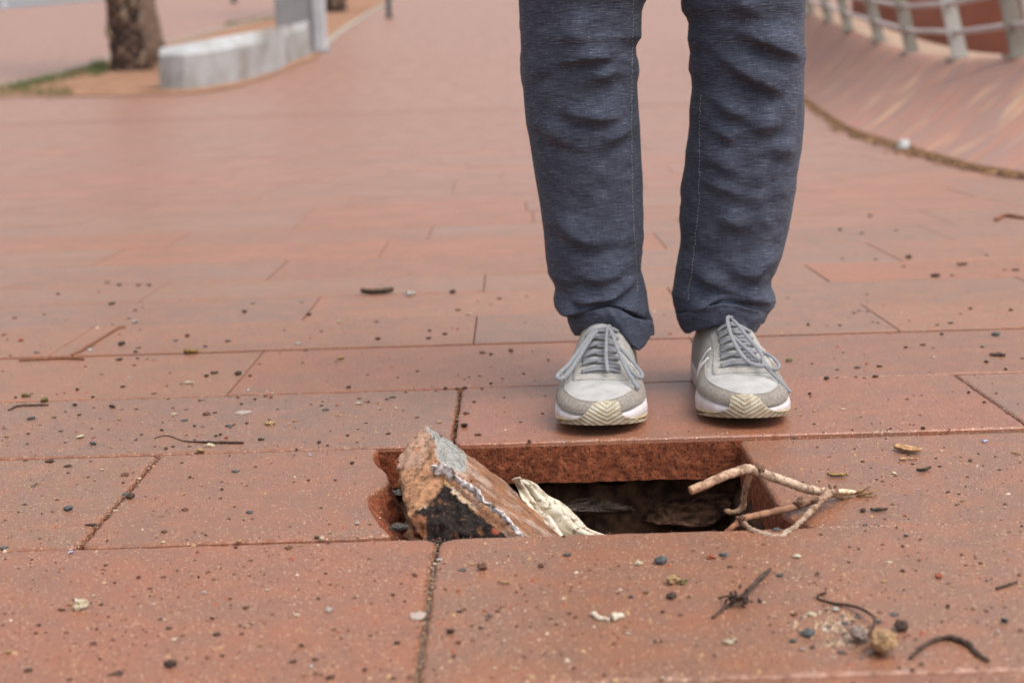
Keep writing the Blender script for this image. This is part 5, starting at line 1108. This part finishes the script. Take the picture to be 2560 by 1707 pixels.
for i in range(140):
    if i: u += (Bs[i] - Bs[i - 1]).length
    for j in range(24):
        t = j / 23; p = Bs[i].lerp(Ts[i], t); p.z -= .05 * math.sin(t * math.pi) * (1 - t) ; V.append((p.x, p.y, p.z + .004)); UV.append((u, t * 2))
    
mt = M('bank_brick', .7, .35); co = mt.coord((1, 1, 1), True)
br_ = mt.n('ShaderNodeTexBrick', Scale=1.0, **{'Mortar Size': .006, 'Brick Width': .9, 'Row Height': .10, 'Bias': 0.0}); mp = mt.n('ShaderNodeMapping'); mp.inputs['Rotation'].default_value = (0, 0, math.pi / 2); mt.l(co, mp.inputs[0]); mt.l(mp.outputs[0], br_.inputs['Vector'])
br_.inputs['Color1'].default_value = (.36, .155, .10, 1); br_.inputs['Color2'].default_value = (.25, .14, .11, 1); br_.inputs['Mortar'].default_value = (.24, .13, .09, 1)
st_ = mt.noise(1, 4, .6, mt.coord((9, .9, 1), True)); st2 = mt.noise(1, 3, .6, mt.coord((5, .6, 1), True)); st3 = mt.noise(1, 3, .6, mt.coord((12, 1.6, 1), True))
c = mt.mix(mt.ramp(st_, [(.4, 0.0), (.65, .7)]), br_.outputs['Color'], (.24, .155, .135)); c = mt.mix(mt.ramp(st2, [(.56, 0.0), (.68, .8)]), c, (.50, .31, .19)); c = mt.mix(mt.ramp(st3, [(.6, 0.0), (.7, .6)]), c, (.44, .15, .08)); mt.col(c)
bank = struct(mesh_obj('brick_bank', V, grid_faces(24, 140), mt.m, uvs=UV))
# ledge behind the posts, falling away to the ground inside
V = []
for i in range(140):
    t = (Ts[min(i + 1, 139)] - Ts[max(0, i - 1)]); t.z = 0; t.normalize(); s = Vector((-t.y, t.x, 0)); s = s if s.x > 0 else -s; p = Ts[i]
    for d_, dz_ in ((0, .004), (.34, .010), (.36, -.02), (.9, -.35), (1.5, -.5)):
        q = p + s * d_; V.append((q.x, q.y, max(q.z + dz_, g(q.y) + .03 - .06 * (d_ > 1))))
struct(mesh_obj('ledge', V, grid_faces(5, 140), simple('ledge_tan', (.25, .16, .11), (.36, .25, .18), 4, .8, .3, .3, .01)))
# dirt line at the foot of the bank
mb = MB(); rr = random.Random(8)
for _ in range(5200):
    k = rr.random() * 138; i = int(k); p = Bs[i].lerp(Bs[i + 1], k - i); t = (Bs[i + 1] - Bs[i]).normalized(); s = Vector((-t.y, t.x, 0)); s = -s if s.x > 0 else s
    p = p + s * (abs(rr.gauss(0, .05)) - .01) * (.6 + .7 * abs(N(p, 2))); sz = rr.uniform(.006, .02); a = rr.uniform(0, 6.28); c = rr.choice([(.20, .10, .05), (.12, .065, .035), (.30, .18, .09), (.08, .045, .03)])
    z = g(p.y) + rr.uniform(.001, .022); d = Vector((math.cos(a), math.sin(a), 0)) * sz; e = Vector((-d.y, d.x, 0)) * .45
    mb.add([p + d, p + e, p - d, p - e, p + Vector((0, 0, .008))], [(0, 1, 4), (1, 2, 4), (2, 3, 4), (3, 0, 4)], c)
for i, v in enumerate(mb.v): mb.v[i] = (v[0], v[1], v[2] + .006)
m = M('leaf_litter', .9, .2); m.col(m.attr()); o = mb.build('leaf_litter', m.m, smooth=False); struct(o, 'stuff'); o['label'] = 'brown leaf litter gathered along the foot of the brick bank'
# crumpled paper
me = rock_mesh('paper_ball', 77, 4, .8, .5, simple('paper', (.46, .48, .47), (.66, .68, .67), 4, .6, .4, .5, .05), .35)
pp = at_z(2257, 377, 0); o = bpy.data.objects.new('paper_ball', me); COL.objects.link(o); o.location = (pp.x, pp.y, 0); k = 33 / F * pp.y; o.scale = (k, k, k); tag(o, 'crumpled white scrap of paper at the foot of the brick bank', 'paper')
# fence
fence = empty('fence', tuple(top_pt(2401))); FB = Vector(fence.location); tag(fence, 'leaning metal fence with pale tube rails on top of the brick bank', 'fence')
MAT_FP = simple('post_paint', (.21, .195, .165), (.29, .27, .235), 8, .6, .4, .2, .004); MAT_FW = simple('post_white', (.42, .42, .40), (.50, .50, .48), 8, .55, .4, .2, .004); MAT_RAIL = simple('rail_paint', (.42, .37, .36), (.50, .45, .44), 8, .45, .5, .1, .003)
LEAN = Vector((-.27, -.06, 1)).normalized()
for px in (1962, 1990, 2027, 2073, 2122, 2199, 2281, 2401, 2550, 2740, 2960):
    b = top_pt(px) - FB; mb = MB(); w_, t_ = .05, .012; h = 1.15; V = []
    for z in (-.03, h * .5, h):
        c = b + LEAN * z + Vector((.0, 0, 0))
        for x, y in ((-1, -1), (1, -1), (1, 1), (-1, 1)): V.append(c + Vector((x * w_, y * t_, 0)))
    o = mesh_obj('post', V, grid_faces(4, 3, True) + [(3, 2, 1, 0), (8, 9, 10, 11)], MAT_FW if px == 2401 else MAT_FP, fence, False)
    mb = MB(); box(mb, b.x, b.y, b.z - .01, b.z + .012, .17, .12); o2 = mb.build('foot_plate', MAT_FP, o, False)
    if px == 2550:                                       # the doubled post at the right edge
        V2 = [Vector(v) + Vector((.13, .03, 0)) for v in V]; mesh_obj('post', V2, grid_faces(4, 3, True) + [(3, 2, 1, 0), (8, 9, 10, 11)], MAT_FW, fence, False)
for k in range(5):
    h = .178 + .19 * k; P_ = [top_pt(px) - FB + LEAN * h + Vector((-.0, -.035, 0)) for px in (1962, 1990, 2027, 2073, 2122, 2199, 2281, 2340, 2401, 2480, 2550, 2740, 2960)]
    mb = MB(); tube(mb, P_, .019, 10, 120); mb.build('rail', MAT_RAIL, fence)
# dark red brick wall on the far side of the enclosure
wp_ = [(2138, 22), (2190, 21), (2260, 20), (2400, 18.5), (2600, 17.5), (2900, 16.5), (3300, 15)]
Wb = spline([at_y(px, 150, Y) for px, Y in wp_], 60); V = []
for i, p in enumerate(Wb):
    gz = g(p.y) - .1
    for z in (0, .6, 1.2, 1.8, 2.4): V.append((p.x + (.12 * z if i < 4 else 0) * 0, p.y - .08 * z, gz + z))
    V.append((p.x, p.y + .3, gz + 2.4)); V.append((p.x, p.y + .3, gz))
mt = M('dark_brick', .85, .3); n1 = mt.noise(.8, 4, .6); n2 = mt.noise(6, 4); c = mt.ramp(n1, [(.35, (.32, .115, .075)), (.65, (.42, .17, .115))]); c = mt.mix(mt.ramp(n2, [(.35, .3), (.6, 0.0)]), c, (.26, .11, .08)); mt.col(c)
tag(mesh_obj('brick_wall', V, grid_faces(7, 60) + [tuple(range(7)), tuple(reversed(range(59 * 7, 60 * 7)))], mt.m, smooth=False), 'dark red brick wall seen behind the leaning fence', 'wall')
